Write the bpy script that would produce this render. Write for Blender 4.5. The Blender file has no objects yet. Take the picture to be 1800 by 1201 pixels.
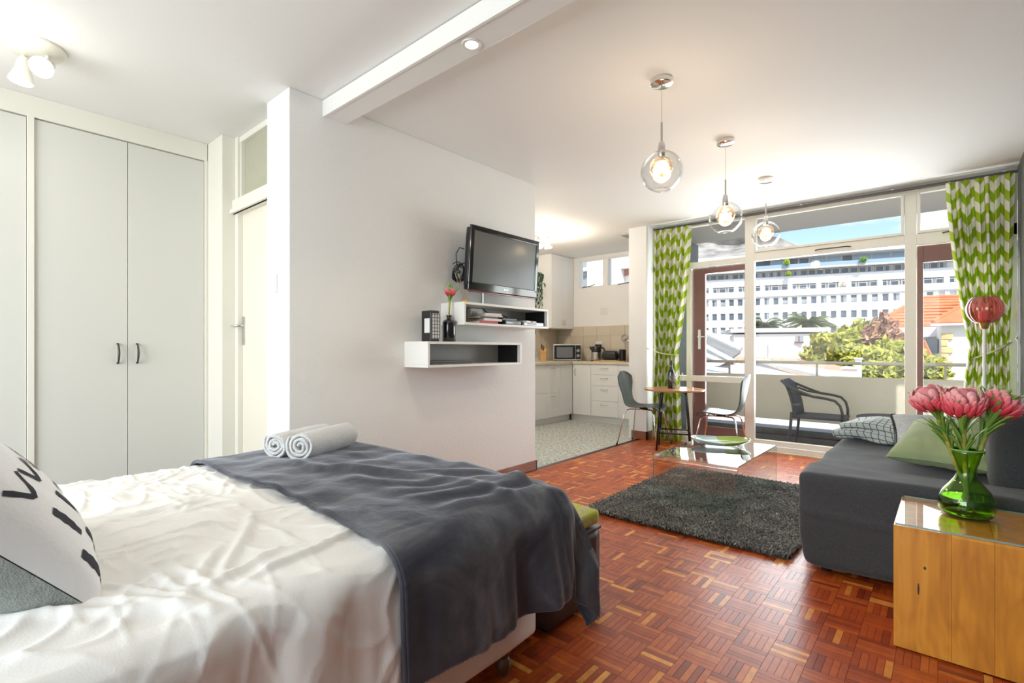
import bpy, bmesh, math, random
from mathutils import Vector, Matrix, noise
random.seed(7)
PI = math.pi
S = bpy.context.scene
COL = S.collection
sin, cos, rad = math.sin, math.cos, math.radians
U = random.uniform

# ---------------------------------------------------------------- camera, world, sun, exposure
CAMH = 1.10
cam_d = bpy.data.cameras.new('camera'); cam = bpy.data.objects.new('camera', cam_d); COL.objects.link(cam)
cam.location = (0, 0, CAMH); cam.rotation_euler = (PI/2, 0, rad(40.761))
cam_d.sensor_width = 36; cam_d.lens = 17.68; cam_d.shift_y = 0.0075; cam_d.clip_end = 6000; cam_d.clip_start = .02
S.camera = cam
S.view_settings.view_transform = 'Standard'; S.view_settings.look = 'None'
S.view_settings.gamma = 1.0; S.view_settings.use_curve_mapping = False
S.view_settings.exposure = 0.62

world = bpy.data.worlds.new('sky'); S.world = world; world.use_nodes = True
wn = world.node_tree; wn.nodes.clear()
wo = wn.nodes.new('ShaderNodeOutputWorld'); wb = wn.nodes.new('ShaderNodeBackground')
sky = wn.nodes.new('ShaderNodeTexSky'); sky.sky_type = 'NISHITA'; sky.sun_disc = False
sky.sun_elevation = rad(52); sky.sun_rotation = rad(150); sky.altitude = 50; sky.air_density = 1.1; sky.dust_density = .7; sky.ozone_density = 1.6
wtc = wn.nodes.new('ShaderNodeTexCoord'); wmap = wn.nodes.new('ShaderNodeMapping'); wmap.inputs['Scale'].default_value = (1, 1, 2.6)
cn = wn.nodes.new('ShaderNodeTexNoise'); cn.inputs['Scale'].default_value = 4.5; cn.inputs['Detail'].default_value = 7; cn.inputs['Roughness'].default_value = .55
cr = wn.nodes.new('ShaderNodeValToRGB'); cr.color_ramp.elements[0].position = .47; cr.color_ramp.elements[1].position = .62
mul = wn.nodes.new('ShaderNodeVectorMath'); mul.operation = 'SCALE'; mul.inputs['Scale'].default_value = .145
mx = wn.nodes.new('ShaderNodeMix'); mx.data_type = 'RGBA'; mx.inputs['B'].default_value = (.97, .98, 1.0, 1)
L = wn.links.new
L(wtc.outputs['Generated'], wmap.inputs['Vector']); L(wmap.outputs[0], cn.inputs['Vector']); L(cn.outputs['Fac'], cr.inputs[0])
L(sky.outputs[0], mul.inputs[0]); L(mul.outputs[0], mx.inputs['A']); L(cr.outputs[0], mx.inputs['Factor'])
L(mx.outputs['Result'], wb.inputs['Color']); wb.inputs['Strength'].default_value = 1.0; L(wb.outputs[0], wo.inputs['Surface'])

def lamp(name, kind, loc, power, col=(1, 1, 1), size=.1, size_y=None, rot=(0, 0, 0), spot=None, parent=None):
    d = bpy.data.lights.new(name, kind); d.energy = power; d.color = col
    if kind == 'AREA':
        d.size = size
        if size_y: d.shape = 'RECTANGLE'; d.size_y = size_y
        else: d.shape = 'DISK'
    elif kind == 'SUN': d.angle = size
    else: d.shadow_soft_size = size
    if spot: d.spot_size = spot; d.spot_blend = .6
    o = bpy.data.objects.new(name, d); COL.objects.link(o); o.location = loc; o.rotation_euler = rot
    if parent: o.parent = parent
    return o
# late-morning sun from behind the building, high
sd = Vector((.55, -.62, 1.02)).normalized()
lamp('sun', 'SUN', (0, -5, 30), 3.6, (1, .96, .9), rad(.6), rot=sd.to_track_quat('Z', 'Y').to_euler())
# fill light added behind the camera, as if from an unseen window
lamp('rear_area_fill', 'AREA', (-1.9, -2.35, 1.45), 94, (.90, .97, 1.0), 3.6, 1.9, rot=(PI/2, 0, 0))
# extra overhead fill for the bedroom half, added out of view without a fitting
lamp('rear_overhead_fill', 'AREA', (-2.6, -1.5, 2.52), 10, (1, .95, .86), .5)
lamp('balcony_opening_fill', 'AREA', (-1.1, 6.03, 1.35), 74, (.90, .97, 1.0), 2.9, 1.8, rot=(-PI/2, 0, 0))  # added area light outside the balcony window, boosts the daylight indoors

# ---------------------------------------------------------------- materials
def nodes(name):
    m = bpy.data.materials.new(name); m.use_nodes = True
    return m, m.node_tree, m.node_tree.nodes['Principled BSDF']
def mat(name, col, rough=.5, metal=0, bump=0, bscale=60, var=0, vscale=4, coat=0, sheen=0, stretch=None, spec=.5, emit=0, ecol=None, detail=4):
    m, t, b = nodes(name); N = t.nodes.new; K = t.links.new
    c4 = (*col, 1)
    b.inputs['Base Color'].default_value = c4; b.inputs['Roughness'].default_value = rough; b.inputs['Metallic'].default_value = metal
    b.inputs['Coat Weight'].default_value = coat; b.inputs['Coat Roughness'].default_value = .12; b.inputs['Specular IOR Level'].default_value = spec
    if sheen: b.inputs['Sheen Weight'].default_value = sheen; b.inputs['Sheen Roughness'].default_value = .4
    if emit: b.inputs['Emission Strength'].default_value = emit; b.inputs['Emission Color'].default_value = (*(ecol or col), 1)
    if bump or var:
        tc = N('ShaderNodeTexCoord'); mp = N('ShaderNodeMapping'); K(tc.outputs['Object'], mp.inputs['Vector'])
        if stretch: mp.inputs['Scale'].default_value = stretch
        if var:
            n = N('ShaderNodeTexNoise'); n.inputs['Scale'].default_value = vscale; n.inputs['Detail'].default_value = detail; K(mp.outputs[0], n.inputs['Vector'])
            r = N('ShaderNodeValToRGB'); r.color_ramp.elements[0].position = .3; r.color_ramp.elements[1].position = .7
            r.color_ramp.elements[0].color = (*[max(0, x*(1-var)) for x in col], 1); r.color_ramp.elements[1].color = (*[min(1, x*(1+var)) for x in col], 1)
            K(n.outputs['Fac'], r.inputs[0]); K(r.outputs[0], b.inputs['Base Color'])
        if bump:
            n2 = N('ShaderNodeTexNoise'); n2.inputs['Scale'].default_value = bscale; n2.inputs['Detail'].default_value = 3; K(mp.outputs[0], n2.inputs['Vector'])
            bp = N('ShaderNodeBump'); bp.inputs['Strength'].default_value = bump; bp.inputs['Distance'].default_value = .01
            K(n2.outputs['Fac'], bp.inputs['Height']); K(bp.outputs[0], b.inputs['Normal'])
    return m
def pane_mat(name, tint=(1, 1, 1), refl=1.0, rough=0.0, trans=None):
    # thin glass: clear with a Fresnel reflection
    m = bpy.data.materials.new(name); m.use_nodes = True; t = m.node_tree; t.nodes.clear(); N = t.nodes.new; K = t.links.new
    o = N('ShaderNodeOutputMaterial'); mixs = N('ShaderNodeMixShader'); tr = N('ShaderNodeBsdfTransparent'); gl = N('ShaderNodeBsdfGlossy'); fr = N('ShaderNodeLayerWeight'); fr.inputs['Blend'].default_value = .5
    pw_ = N('ShaderNodeMath'); pw_.operation = 'POWER'; pw_.inputs[1].default_value = 4.5; K(fr.outputs['Facing'], pw_.inputs[0])
    sc_ = N('ShaderNodeMath'); sc_.operation = 'MULTIPLY_ADD'; sc_.inputs[1].default_value = .9; sc_.inputs[2].default_value = .04; K(pw_.outputs[0], sc_.inputs[0])
    tr.inputs['Color'].default_value = (*tint, 1); gl.inputs['Roughness'].default_value = rough; 
    mm = N('ShaderNodeMath'); mm.operation = 'MULTIPLY'; mm.inputs[1].default_value = refl
    mm.use_clamp = True; K(sc_.outputs[0], mm.inputs[0]); K(mm.outputs[0], mixs.inputs['Fac']); K(tr.outputs[0], mixs.inputs[1]); K(gl.outputs[0], mixs.inputs[2]); K(mixs.outputs[0], o.inputs['Surface'])
    return m
def tone_mat(name, stops, rough=.5, coat=0, grain=0, gscale=(1, 1, 1), bump=0, sheen=0, attr='tone', trans=0):
    # colour picked by the per-piece attribute «tone»
    m, t, b = nodes(name); N = t.nodes.new; K = t.links.new
    a = N('ShaderNodeAttribute'); a.attribute_name = attr
    r = N('ShaderNodeValToRGB'); e = r.color_ramp.elements
    while len(e) < len(stops): e.new(.5)
    for el, (p, c) in zip(e, stops): el.position = p; el.color = (*c, 1)
    K(a.outputs['Fac'], r.inputs[0]); src = r.outputs[0]
    if grain:
        tc = N('ShaderNodeTexCoord'); mp = N('ShaderNodeMapping'); mp.inputs['Scale'].default_value = gscale; K(tc.outputs['Object'], mp.inputs['Vector'])
        n = N('ShaderNodeTexNoise'); n.inputs['Scale'].default_value = 30; n.inputs['Detail'].default_value = 5; K(mp.outputs[0], n.inputs['Vector'])
        mr = N('ShaderNodeMapRange'); mr.inputs['From Min'].default_value = .3; mr.inputs['From Max'].default_value = .7; mr.inputs['To Min'].default_value = 1-grain; mr.inputs['To Max'].default_value = 1+grain*.6
        K(n.outputs['Fac'], mr.inputs['Value']); v = N('ShaderNodeVectorMath'); v.operation = 'SCALE'; K(src, v.inputs[0]); K(mr.outputs[0], v.inputs['Scale']); src = v.outputs[0]
    K(src, b.inputs['Base Color']); b.inputs['Roughness'].default_value = rough; b.inputs['Coat Weight'].default_value = coat; b.inputs['Coat Roughness'].default_value = .18
    if sheen: b.inputs['Sheen Weight'].default_value = sheen
    return m

M = {}
M['wall'] = mat('white_plaster', (.85, .845, .825), .7, bump=.25, bscale=90, var=.012, vscale=2)
M['ceil'] = mat('ceiling_paint', (.84, .83, .805), .75, bump=.06, bscale=40)
M['greywall'] = mat('charcoal_paint', (.10, .105, .10), .6, bump=.1)
M['cream'] = mat('cream_gloss_paint', (.80, .775, .69), .38, bump=.03, bscale=20)
M['white'] = mat('white_gloss_paint', (.82, .81, .78), .3)
M['wardrobe'] = mat('wardrobe_laminate', (.68, .675, .625), .42)
M['doorp'] = mat('door_cream_paint', (.80, .75, .64), .4)
M['kitchen'] = mat('kitchen_white_laminate', (.84, .84, .83), .3)
M['steel'] = mat('brushed_steel', (.62, .62, .60), .28, 1)
M['chrome'] = mat('chrome', (.78, .78, .77), .12, 1)
M['iron'] = mat('dark_bronze', (.09, .08, .075), .4, .8)
M['black'] = mat('black_plastic', (.015, .015, .017), .32)
M['blackgl'] = mat('gloss_black', (.008, .008, .01), .06, coat=.6)
M['screen'] = mat('tv_screen', (.075, .08, .08), .28, coat=.15)
M['darkmetal'] = mat('black_painted_steel', (.02, .02, .022), .4, .3)
M['skirt'] = mat('red_brown_skirting', (.27, .085, .035), .35, var=.3, vscale=3, stretch=(3, 3, 30), coat=.3)
M['thresh'] = mat('pale_wood_threshold', (.62, .5, .34), .45, var=.15, vscale=6)
M['brown'] = mat('brown_painted_door_frame', (.19, .085, .07), .4, var=.1, vscale=3)
M['glass'] = pane_mat('window_glass', (.985, .99, .985), .25)
M['topglass'] = pane_mat('side_table_glass', (.99, 1.0, .985), .55)
M['tglass'] = pane_mat('table_glass', (.93, .965, .95), 2.0)
M['edgeglass'] = mat('green_glass_edge', (.25, .36, .33), .1, coat=.5)
M['milk'] = mat('obscured_transom_glass', (.42, .41, .31), .12, coat=.4, var=.05)
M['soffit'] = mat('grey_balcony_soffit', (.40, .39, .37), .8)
M['conc'] = mat('beige_parapet_paint', (.62, .58, .49), .8, bump=.2, bscale=30, var=.05, vscale=2)
M['balcfl'] = mat('pale_balcony_screed', (.62, .6, .54), .7, var=.08)
M['darktile'] = mat('dark_grey_tile', (.11, .11, .115), .4, var=.2, vscale=8)
M['greypaint'] = mat('slate_grey_paint', (.16, .18, .18), .6, var=.15)
M['handrail'] = mat('taupe_handrail', (.42, .39, .33), .4)
M['duvet'] = mat('white_cotton_duvet', (.87, .86, .83), .62, bump=.08, bscale=220, sheen=.1)
M['base'] = mat('bed_base_fabric', (.74, .66, .60), .7, bump=.1, bscale=300, var=.05, vscale=4)
M['wood'] = mat('leg_wood', (.1, .045, .02), .4)
M['leather'] = mat('dark_brown_leatherette', (.055, .03, .022), .55, bump=.08, bscale=120, var=.2)
M['towel'] = mat('white_terry', (.83, .83, .83), .95, bump=.9, bscale=260, sheen=.2)
M['sofa'] = mat('charcoal_sofa_fabric', (.050, .054, .060), .85, bump=.4, bscale=500, var=.25, vscale=180, sheen=.25)
M['green_linen'] = mat('sage_green_linen', (.30, .36, .185), .85, bump=.3, bscale=300, var=.1, vscale=5, sheen=.2)
M['palegrey'] = mat('pale_grey_knit', (.46, .48, .49), .9, bump=.6, bscale=120, var=.15, vscale=60)
M['chairshell'] = mat('grey_green_plywood_lacquer', (.075, .09, .088), .42, coat=.05)
M['wicker'] = mat('charcoal_wicker', (.085, .088, .095), .6, bump=.8, bscale=150, var=.3, vscale=90)
M['acacia'] = mat('table_top_wood', (.44, .20, .085), .3, var=.25, vscale=5, stretch=(1, 9, 1), coat=.25)
M['rubber'] = mat('rubber', (.02, .02, .02), .7)
M['terrazzo'] = None
M['stem'] = mat('olive_stem', (.36, .34, .06), .5, var=.35, vscale=40)
M['bamboo'] = mat('pale_reed', (.62, .46, .26), .6)
M['pinkglass'] = None
M['socket'] = mat('white_switch_plastic', (.78, .78, .75), .3)
M['ash'] = mat('knife_block_wood', (.62, .36, .13), .4, var=.15, stretch=(1, 1, 10))
M['cork'] = mat('tray_lime', (.33, .46, .06), .3, coat=.3)

# parquet
M['parquet'] = tone_mat('merbau_parquet', [(0, (.23, .032, .008)), (.3, (.38, .057, .009)), (.62, (.50, .092, .012)), (.84, (.60, .15, .022)), (1, (.84, .36, .07))], rough=.36, coat=.14, grain=.25, gscale=(1, 1, 1))
M['grout'] = mat('parquet_joint', (.06, .018, .01), .6)
# rug
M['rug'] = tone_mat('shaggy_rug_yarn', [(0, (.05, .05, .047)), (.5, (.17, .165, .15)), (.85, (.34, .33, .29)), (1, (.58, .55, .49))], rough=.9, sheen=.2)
M['leaf'] = tone_mat('leaf_green', [(0, (.06, .16, .02)), (.5, (.17, .34, .05)), (1, (.36, .52, .13))], rough=.45)
M['petal'] = tone_mat('protea_petal', [(0, (.58, .02, .04)), (.4, (.80, .10, .14)), (1, (.95, .52, .52))], rough=.5)
M['ivy'] = tone_mat('dark_trailing_leaf', [(0, (.015, .045, .02)), (.6, (.04, .11, .05)), (1, (.16, .24, .05))], rough=.5)

def mat_terrazzo():
    m, t, b = nodes('speckled_vinyl'); N = t.nodes.new; K = t.links.new
    tc = N('ShaderNodeTexCoord'); v = N('ShaderNodeTexVoronoi'); v.inputs['Scale'].default_value = 26; K(tc.outputs['Object'], v.inputs['Vector'])
    n = N('ShaderNodeTexNoise'); n.inputs['Scale'].default_value = 34; n.inputs['Detail'].default_value = 3; K(tc.outputs['Object'], n.inputs['Vector'])
    r = N('ShaderNodeValToRGB'); e = r.color_ramp.elements; e[0].position = .33; e[0].color = (.12, .13, .12, 1); e[1].position = .5; e[1].color = (.62, .64, .60, 1); x = e.new(.42); x.color = (.40, .42, .38, 1); x = e.new(.7); x.color = (.74, .75, .71, 1)
    K(n.outputs['Fac'], r.inputs[0]); mxn = N('ShaderNodeMix'); mxn.data_type = 'RGBA'; mxn.blend_type = 'MULTIPLY'; mxn.inputs['Factor'].default_value = .22
    K(r.outputs[0], mxn.inputs['A']); K(v.outputs['Color'], mxn.inputs['B']); K(mxn.outputs['Result'], b.inputs['Base Color']); b.inputs['Roughness'].default_value = .35
    return m
M['terrazzo'] = mat_terrazzo()
def mat_chevron():
    # attribute cuv: x along the cloth (m), y height (m)
    m, t, b = nodes('lime_chevron_curtain'); N = t.nodes.new; K = t.links.new
    def mt(op, a, c=None, d=None):
        n = N('ShaderNodeMath'); n.operation = op
        for i, x in enumerate((a, c, d)):
            if x is None: continue
            if isinstance(x, (int, float)): n.inputs[i].default_value = x
            else: K(x, n.inputs[i])
        return n.outputs[0]
    at = N('ShaderNodeAttribute'); at.attribute_name = 'cuv'; sp = N('ShaderNodeSeparateXYZ'); K(at.outputs['Vector'], sp.inputs[0])
    z = mt('PINGPONG', sp.outputs['X'], .095)
    h = mt('ADD', sp.outputs['Y'], mt('MULTIPLY', z, 1.05))
    f = mt('MODULO', mt('DIVIDE', h, .168), 1.0)
    s = N('ShaderNodeMapRange'); s.inputs['From Min'].default_value = .49; s.inputs['From Max'].default_value = .51; K(f, s.inputs['Value'])
    mxn = N('ShaderNodeMix'); mxn.data_type = 'RGBA'; mxn.inputs['A'].default_value = (.40, .53, .025, 1); mxn.inputs['B'].default_value = (.80, .78, .68, 1)
    K(s.outputs[0], mxn.inputs['Factor']); K(mxn.outputs['Result'], b.inputs['Base Color']); b.inputs['Roughness'].default_value = .85
    tl = N('ShaderNodeBsdfTranslucent'); K(mxn.outputs['Result'], tl.inputs['Color']); ms = N('ShaderNodeMixShader'); ms.inputs['Fac'].default_value = .35
    o = t.nodes['Material Output']; K(b.outputs[0], ms.inputs[1]); K(tl.outputs[0], ms.inputs[2]); K(ms.outputs[0], o.inputs['Surface'])
    return m
M['chevron'] = mat_chevron()
def mat_check():
    m, t, b = nodes('windowpane_check_throw'); N = t.nodes.new; K = t.links.new
    at = N('ShaderNodeAttribute'); at.attribute_name = 'cuv'; sp = N('ShaderNodeSeparateXYZ'); K(at.outputs['Vector'], sp.inputs[0])
    outs = []
    for ax in ('X', 'Y'):
        n = N('ShaderNodeMath'); n.operation = 'PINGPONG'; n.inputs[1].default_value = .019; K(sp.outputs[ax], n.inputs[0])
        l = N('ShaderNodeMath'); l.operation = 'LESS_THAN'; l.inputs[1].default_value = .0028; K(n.outputs[0], l.inputs[0]); outs.append(l.outputs[0])
    mxm = N('ShaderNodeMath'); mxm.operation = 'MAXIMUM'; K(outs[0], mxm.inputs[0]); K(outs[1], mxm.inputs[1])
    mxn = N('ShaderNodeMix'); mxn.data_type = 'RGBA'; mxn.inputs['A'].default_value = (.50, .55, .53, 1); mxn.inputs['B'].default_value = (.10, .12, .14, 1)
    K(mxm.outputs[0], mxn.inputs['Factor']); K(mxn.outputs['Result'], b.inputs['Base Color']); b.inputs['Roughness'].default_value = .9
    n2 = N('ShaderNodeTexNoise'); n2.inputs['Scale'].default_value = 60; bp = N('ShaderNodeBump'); bp.inputs['Strength'].default_value = .5; bp.inputs['Distance'].default_value = .01; K(n2.outputs['Fac'], bp.inputs['Height']); K(bp.outputs[0], b.inputs['Normal'])
    return m
M['check'] = mat_check()
def mat_fleece():
    m, t, b = nodes('slate_grey_fleece'); N = t.nodes.new; K = t.links.new
    tc = N('ShaderNodeTexCoord'); mp = N('ShaderNodeMapping'); mp.inputs['Scale'].default_value = (1.4, 1, 1.4); K(tc.outputs['Object'], mp.inputs['Vector'])
    n = N('ShaderNodeTexNoise'); n.inputs['Scale'].default_value = 3.4; n.inputs['Detail'].default_value = 7; n.inputs['Roughness'].default_value = .55; n.inputs['Distortion'].default_value = .8; K(mp.outputs[0], n.inputs['Vector'])
    r = N('ShaderNodeValToRGB'); e = r.color_ramp.elements; e[0].position = .36; e[0].color = (.022, .024, .040, 1); e[1].position = .66; e[1].color = (.125, .128, .14, 1); x = e.new(.52); x.color = (.055, .058, .074, 1)
    K(n.outputs['Fac'], r.inputs[0]); K(r.outputs[0], b.inputs['Base Color']); b.inputs['Roughness'].default_value = .8; b.inputs['Sheen Weight'].default_value = .55; b.inputs['Sheen Roughness'].default_value = .35
    b.inputs['Sheen Tint'].default_value = (.75, .78, .85, 1)
    n2 = N('ShaderNodeTexNoise'); n2.inputs['Scale'].default_value = 25; n2.inputs['Detail'].default_value = 5; K(tc.outputs['Object'], n2.inputs['Vector'])
    bp = N('ShaderNodeBump'); bp.inputs['Strength'].default_value = .35; bp.inputs['Distance'].default_value = .01; K(n2.outputs['Fac'], bp.inputs['Height']); K(bp.outputs[0], b.inputs['Normal'])
    return m
M['fleece'] = mat_fleece()
def mat_mango():
    # broad boards with swirling grain
    m, t, b = nodes('honey_mango_wood'); N = t.nodes.new; K = t.links.new
    at = N('ShaderNodeAttribute'); at.attribute_name = 'tone'
    tc = N('ShaderNodeTexCoord'); mp = N('ShaderNodeMapping'); mp.inputs['Scale'].default_value = (3.2, 3.2, .9); K(tc.outputs['Object'], mp.inputs['Vector'])
    n = N('ShaderNodeTexNoise'); n.inputs['Scale'].default_value = 2.2; n.inputs['Detail'].default_value = 3; n.inputs['Distortion'].default_value = 1.2; K(mp.outputs[0], n.inputs['Vector'])
    mp2 = N('ShaderNodeMapping'); mp2.inputs['Scale'].default_value = (1, 1, .06); K(tc.outputs['Object'], mp2.inputs['Vector'])
    n3 = N('ShaderNodeTexNoise'); n3.inputs['Scale'].default_value = 90; n3.inputs['Detail'].default_value = 3; K(mp2.outputs[0], n3.inputs['Vector'])
    w = N('ShaderNodeMath'); w.operation = 'MULTIPLY'; w.inputs[1].default_value = 7; K(n.outputs['Fac'], w.inputs[0]); fr = N('ShaderNodeMath'); fr.operation = 'PINGPONG'; fr.inputs[1].default_value = 1; K(w.outputs[0], fr.inputs[0])
    s1 = N('ShaderNodeMath'); s1.operation = 'MULTIPLY_ADD'; s1.inputs[1].default_value = .34; K(fr.outputs[0], s1.inputs[0]); K(at.outputs['Fac'], s1.inputs[2])
    s2 = N('ShaderNodeMath'); s2.operation = 'MULTIPLY_ADD'; s2.inputs[1].default_value = .30; K(n3.outputs['Fac'], s2.inputs[0]); K(s1.outputs[0], s2.inputs[2])
    r = N('ShaderNodeValToRGB'); e = r.color_ramp.elements; e[0].position = .1; e[0].color = (.40, .135, .015, 1); e[1].position = .95; e[1].color = (.78, .40, .07, 1); x = e.new(.5); x.color = (.66, .27, .025, 1)
    K(s2.outputs[0], r.inputs[0]); K(r.outputs[0], b.inputs['Base Color']); b.inputs['Roughness'].default_value = .38; b.inputs['Coat Weight'].default_value = .15
    return m
M['mango'] = mat_mango()
def mat_ottoman():
    m, t, b = nodes('lime_leaf_print'); N = t.nodes.new; K = t.links.new
    tc = N('ShaderNodeTexCoord'); n = N('ShaderNodeTexNoise'); n.inputs['Scale'].default_value = 24; n.inputs['Detail'].default_value = 1; n.inputs['Distortion'].default_value = 1.2; K(tc.outputs['Object'], n.inputs['Vector'])
    r = N('ShaderNodeValToRGB'); e = r.color_ramp.elements; e[0].position = .52; e[0].color = (.46, .50, .03, 1); e[1].position = .55; e[1].color = (.50, .46, .30, 1)
    K(n.outputs['Fac'], r.inputs[0]); K(r.outputs[0], b.inputs['Base Color']); b.inputs['Roughness'].default_value = .8
    return m
M['ottoman'] = mat_ottoman()
def mat_solid_glass(name, col, rough=0, ior=1.45):
    m, t, b = nodes(name); b.inputs['Base Color'].default_value = (*col, 1); b.inputs['Transmission Weight'].default_value = 1; b.inputs['Roughness'].default_value = rough; b.inputs['IOR'].default_value = ior
    return m
M['greenglass'] = pane_mat('green_vase_glass', (.66, .86, .34), 1.6, .02)
M['clearglass'] = pane_mat('clear_glass', (.975, .98, .975), 1.3, .02)
M['amberglass'] = pane_mat('amber_crackle_glass', (.93, .80, .64), 1.6, .2)
M['water'] = pane_mat('vase_water', (.75, .88, .55), .9)
M['rose_glass'] = pane_mat('rose_ribbed_glass', (.96, .66, .64), 1.6, .12)
M['darkbottle'] = mat('dark_wine_glass', (.012, .016, .012), .08, coat=.5)
M['honey'] = mat('amber_oil', (.80, .42, .04), .15, coat=.4)
M['bulb'] = mat('warm_bulb', (1, .8, .55), .4, emit=14, ecol=(1, .72, .42))
M['bulbw'] = mat('white_bulb', (1, 1, .95), .4, emit=16, ecol=(1, .98, .86))
M['bulbd'] = mat('downlight_bulb', (1, .9, .75), .4, emit=10, ecol=(1, .86, .66))
# outdoors
M['fac'] = mat('white_facade_paint', (.80, .81, .83), .8)
M['facwin'] = mat('office_window_glass', (.11, .14, .19), .2, var=.35, vscale=.3)
M['facwin2'] = mat('office_blind_window', (.34, .37, .40), .3, var=.2, vscale=.3)
M['facshade'] = mat('terrace_slab', (.62, .60, .58), .8)
M['bluegl'] = mat('terrace_blue_glass', (.30, .42, .56), .15)
M['tinw'] = mat('white_tin_roof', (.70, .73, .74), .5, var=.08, vscale=1)
M['ting'] = mat('grey_tin_roof', (.22, .225, .22), .6, var=.15, vscale=.6)
M['tino'] = mat('faded_orange_roof', (.72, .40, .28), .7, var=.12, vscale=.6)
M['clay'] = mat('orange_clay_tile', (.62, .21, .095), .7, var=.15, vscale=2)
M['whitehouse'] = mat('whitewashed_wall', (.82, .80, .78), .8, var=.03, vscale=.4)
M['yellowstone'] = mat('yellow_quoin_stone', (.72, .58, .30), .8, var=.1)
M['brick'] = mat('red_brick_panel', (.42, .20, .15), .8, bump=.3, var=.2, vscale=6)
M['mount'] = mat('mountain_rock', (.30, .285, .27), .95, var=.45, vscale=.03, detail=10)
M['foliage'] = tone_mat('sunlit_shrub_leaf', [(0, (.10, .13, .02)), (.5, (.34, .36, .05)), (1, (.62, .55, .12))], rough=.6)
M['foliage_r'] = tone_mat('russet_tree_leaf', [(0, (.14, .06, .04)), (.5, (.34, .17, .12)), (1, (.55, .36, .22))], rough=.6)
M['frond'] = tone_mat('palm_frond_green', [(0, (.05, .08, .02)), (.6, (.17, .20, .04)), (1, (.60, .48, .06))], rough=.5)
M['bark'] = mat('palm_bark', (.16, .09, .05), .9, bump=.5, bscale=8)
M['ground'] = mat('street_ground', (.36, .35, .33), .9, var=.2, vscale=.2)

# ---------------------------------------------------------------- helpers
def tag(o, label=None, cat=None, group=None, kind=None):
    if label: o['label'] = label
    if cat: o['category'] = cat
    if group: o['group'] = group
    if kind: o['kind'] = kind
    return o
def thing(name, label, cat, loc=(0, 0, 0), rotz=0, group=None, rot=None):
    o = bpy.data.objects.new(name, None); o.empty_display_size = .05; COL.objects.link(o); o.location = loc
    o.rotation_euler = rot if rot else (0, 0, rotz)
    return tag(o, label, cat, group)
def copy_tree(o, parent=None):
    c = o.copy(); COL.objects.link(c)
    if parent: c.parent = parent
    for ch in list(o.children): copy_tree(ch, c)
    return c

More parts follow.
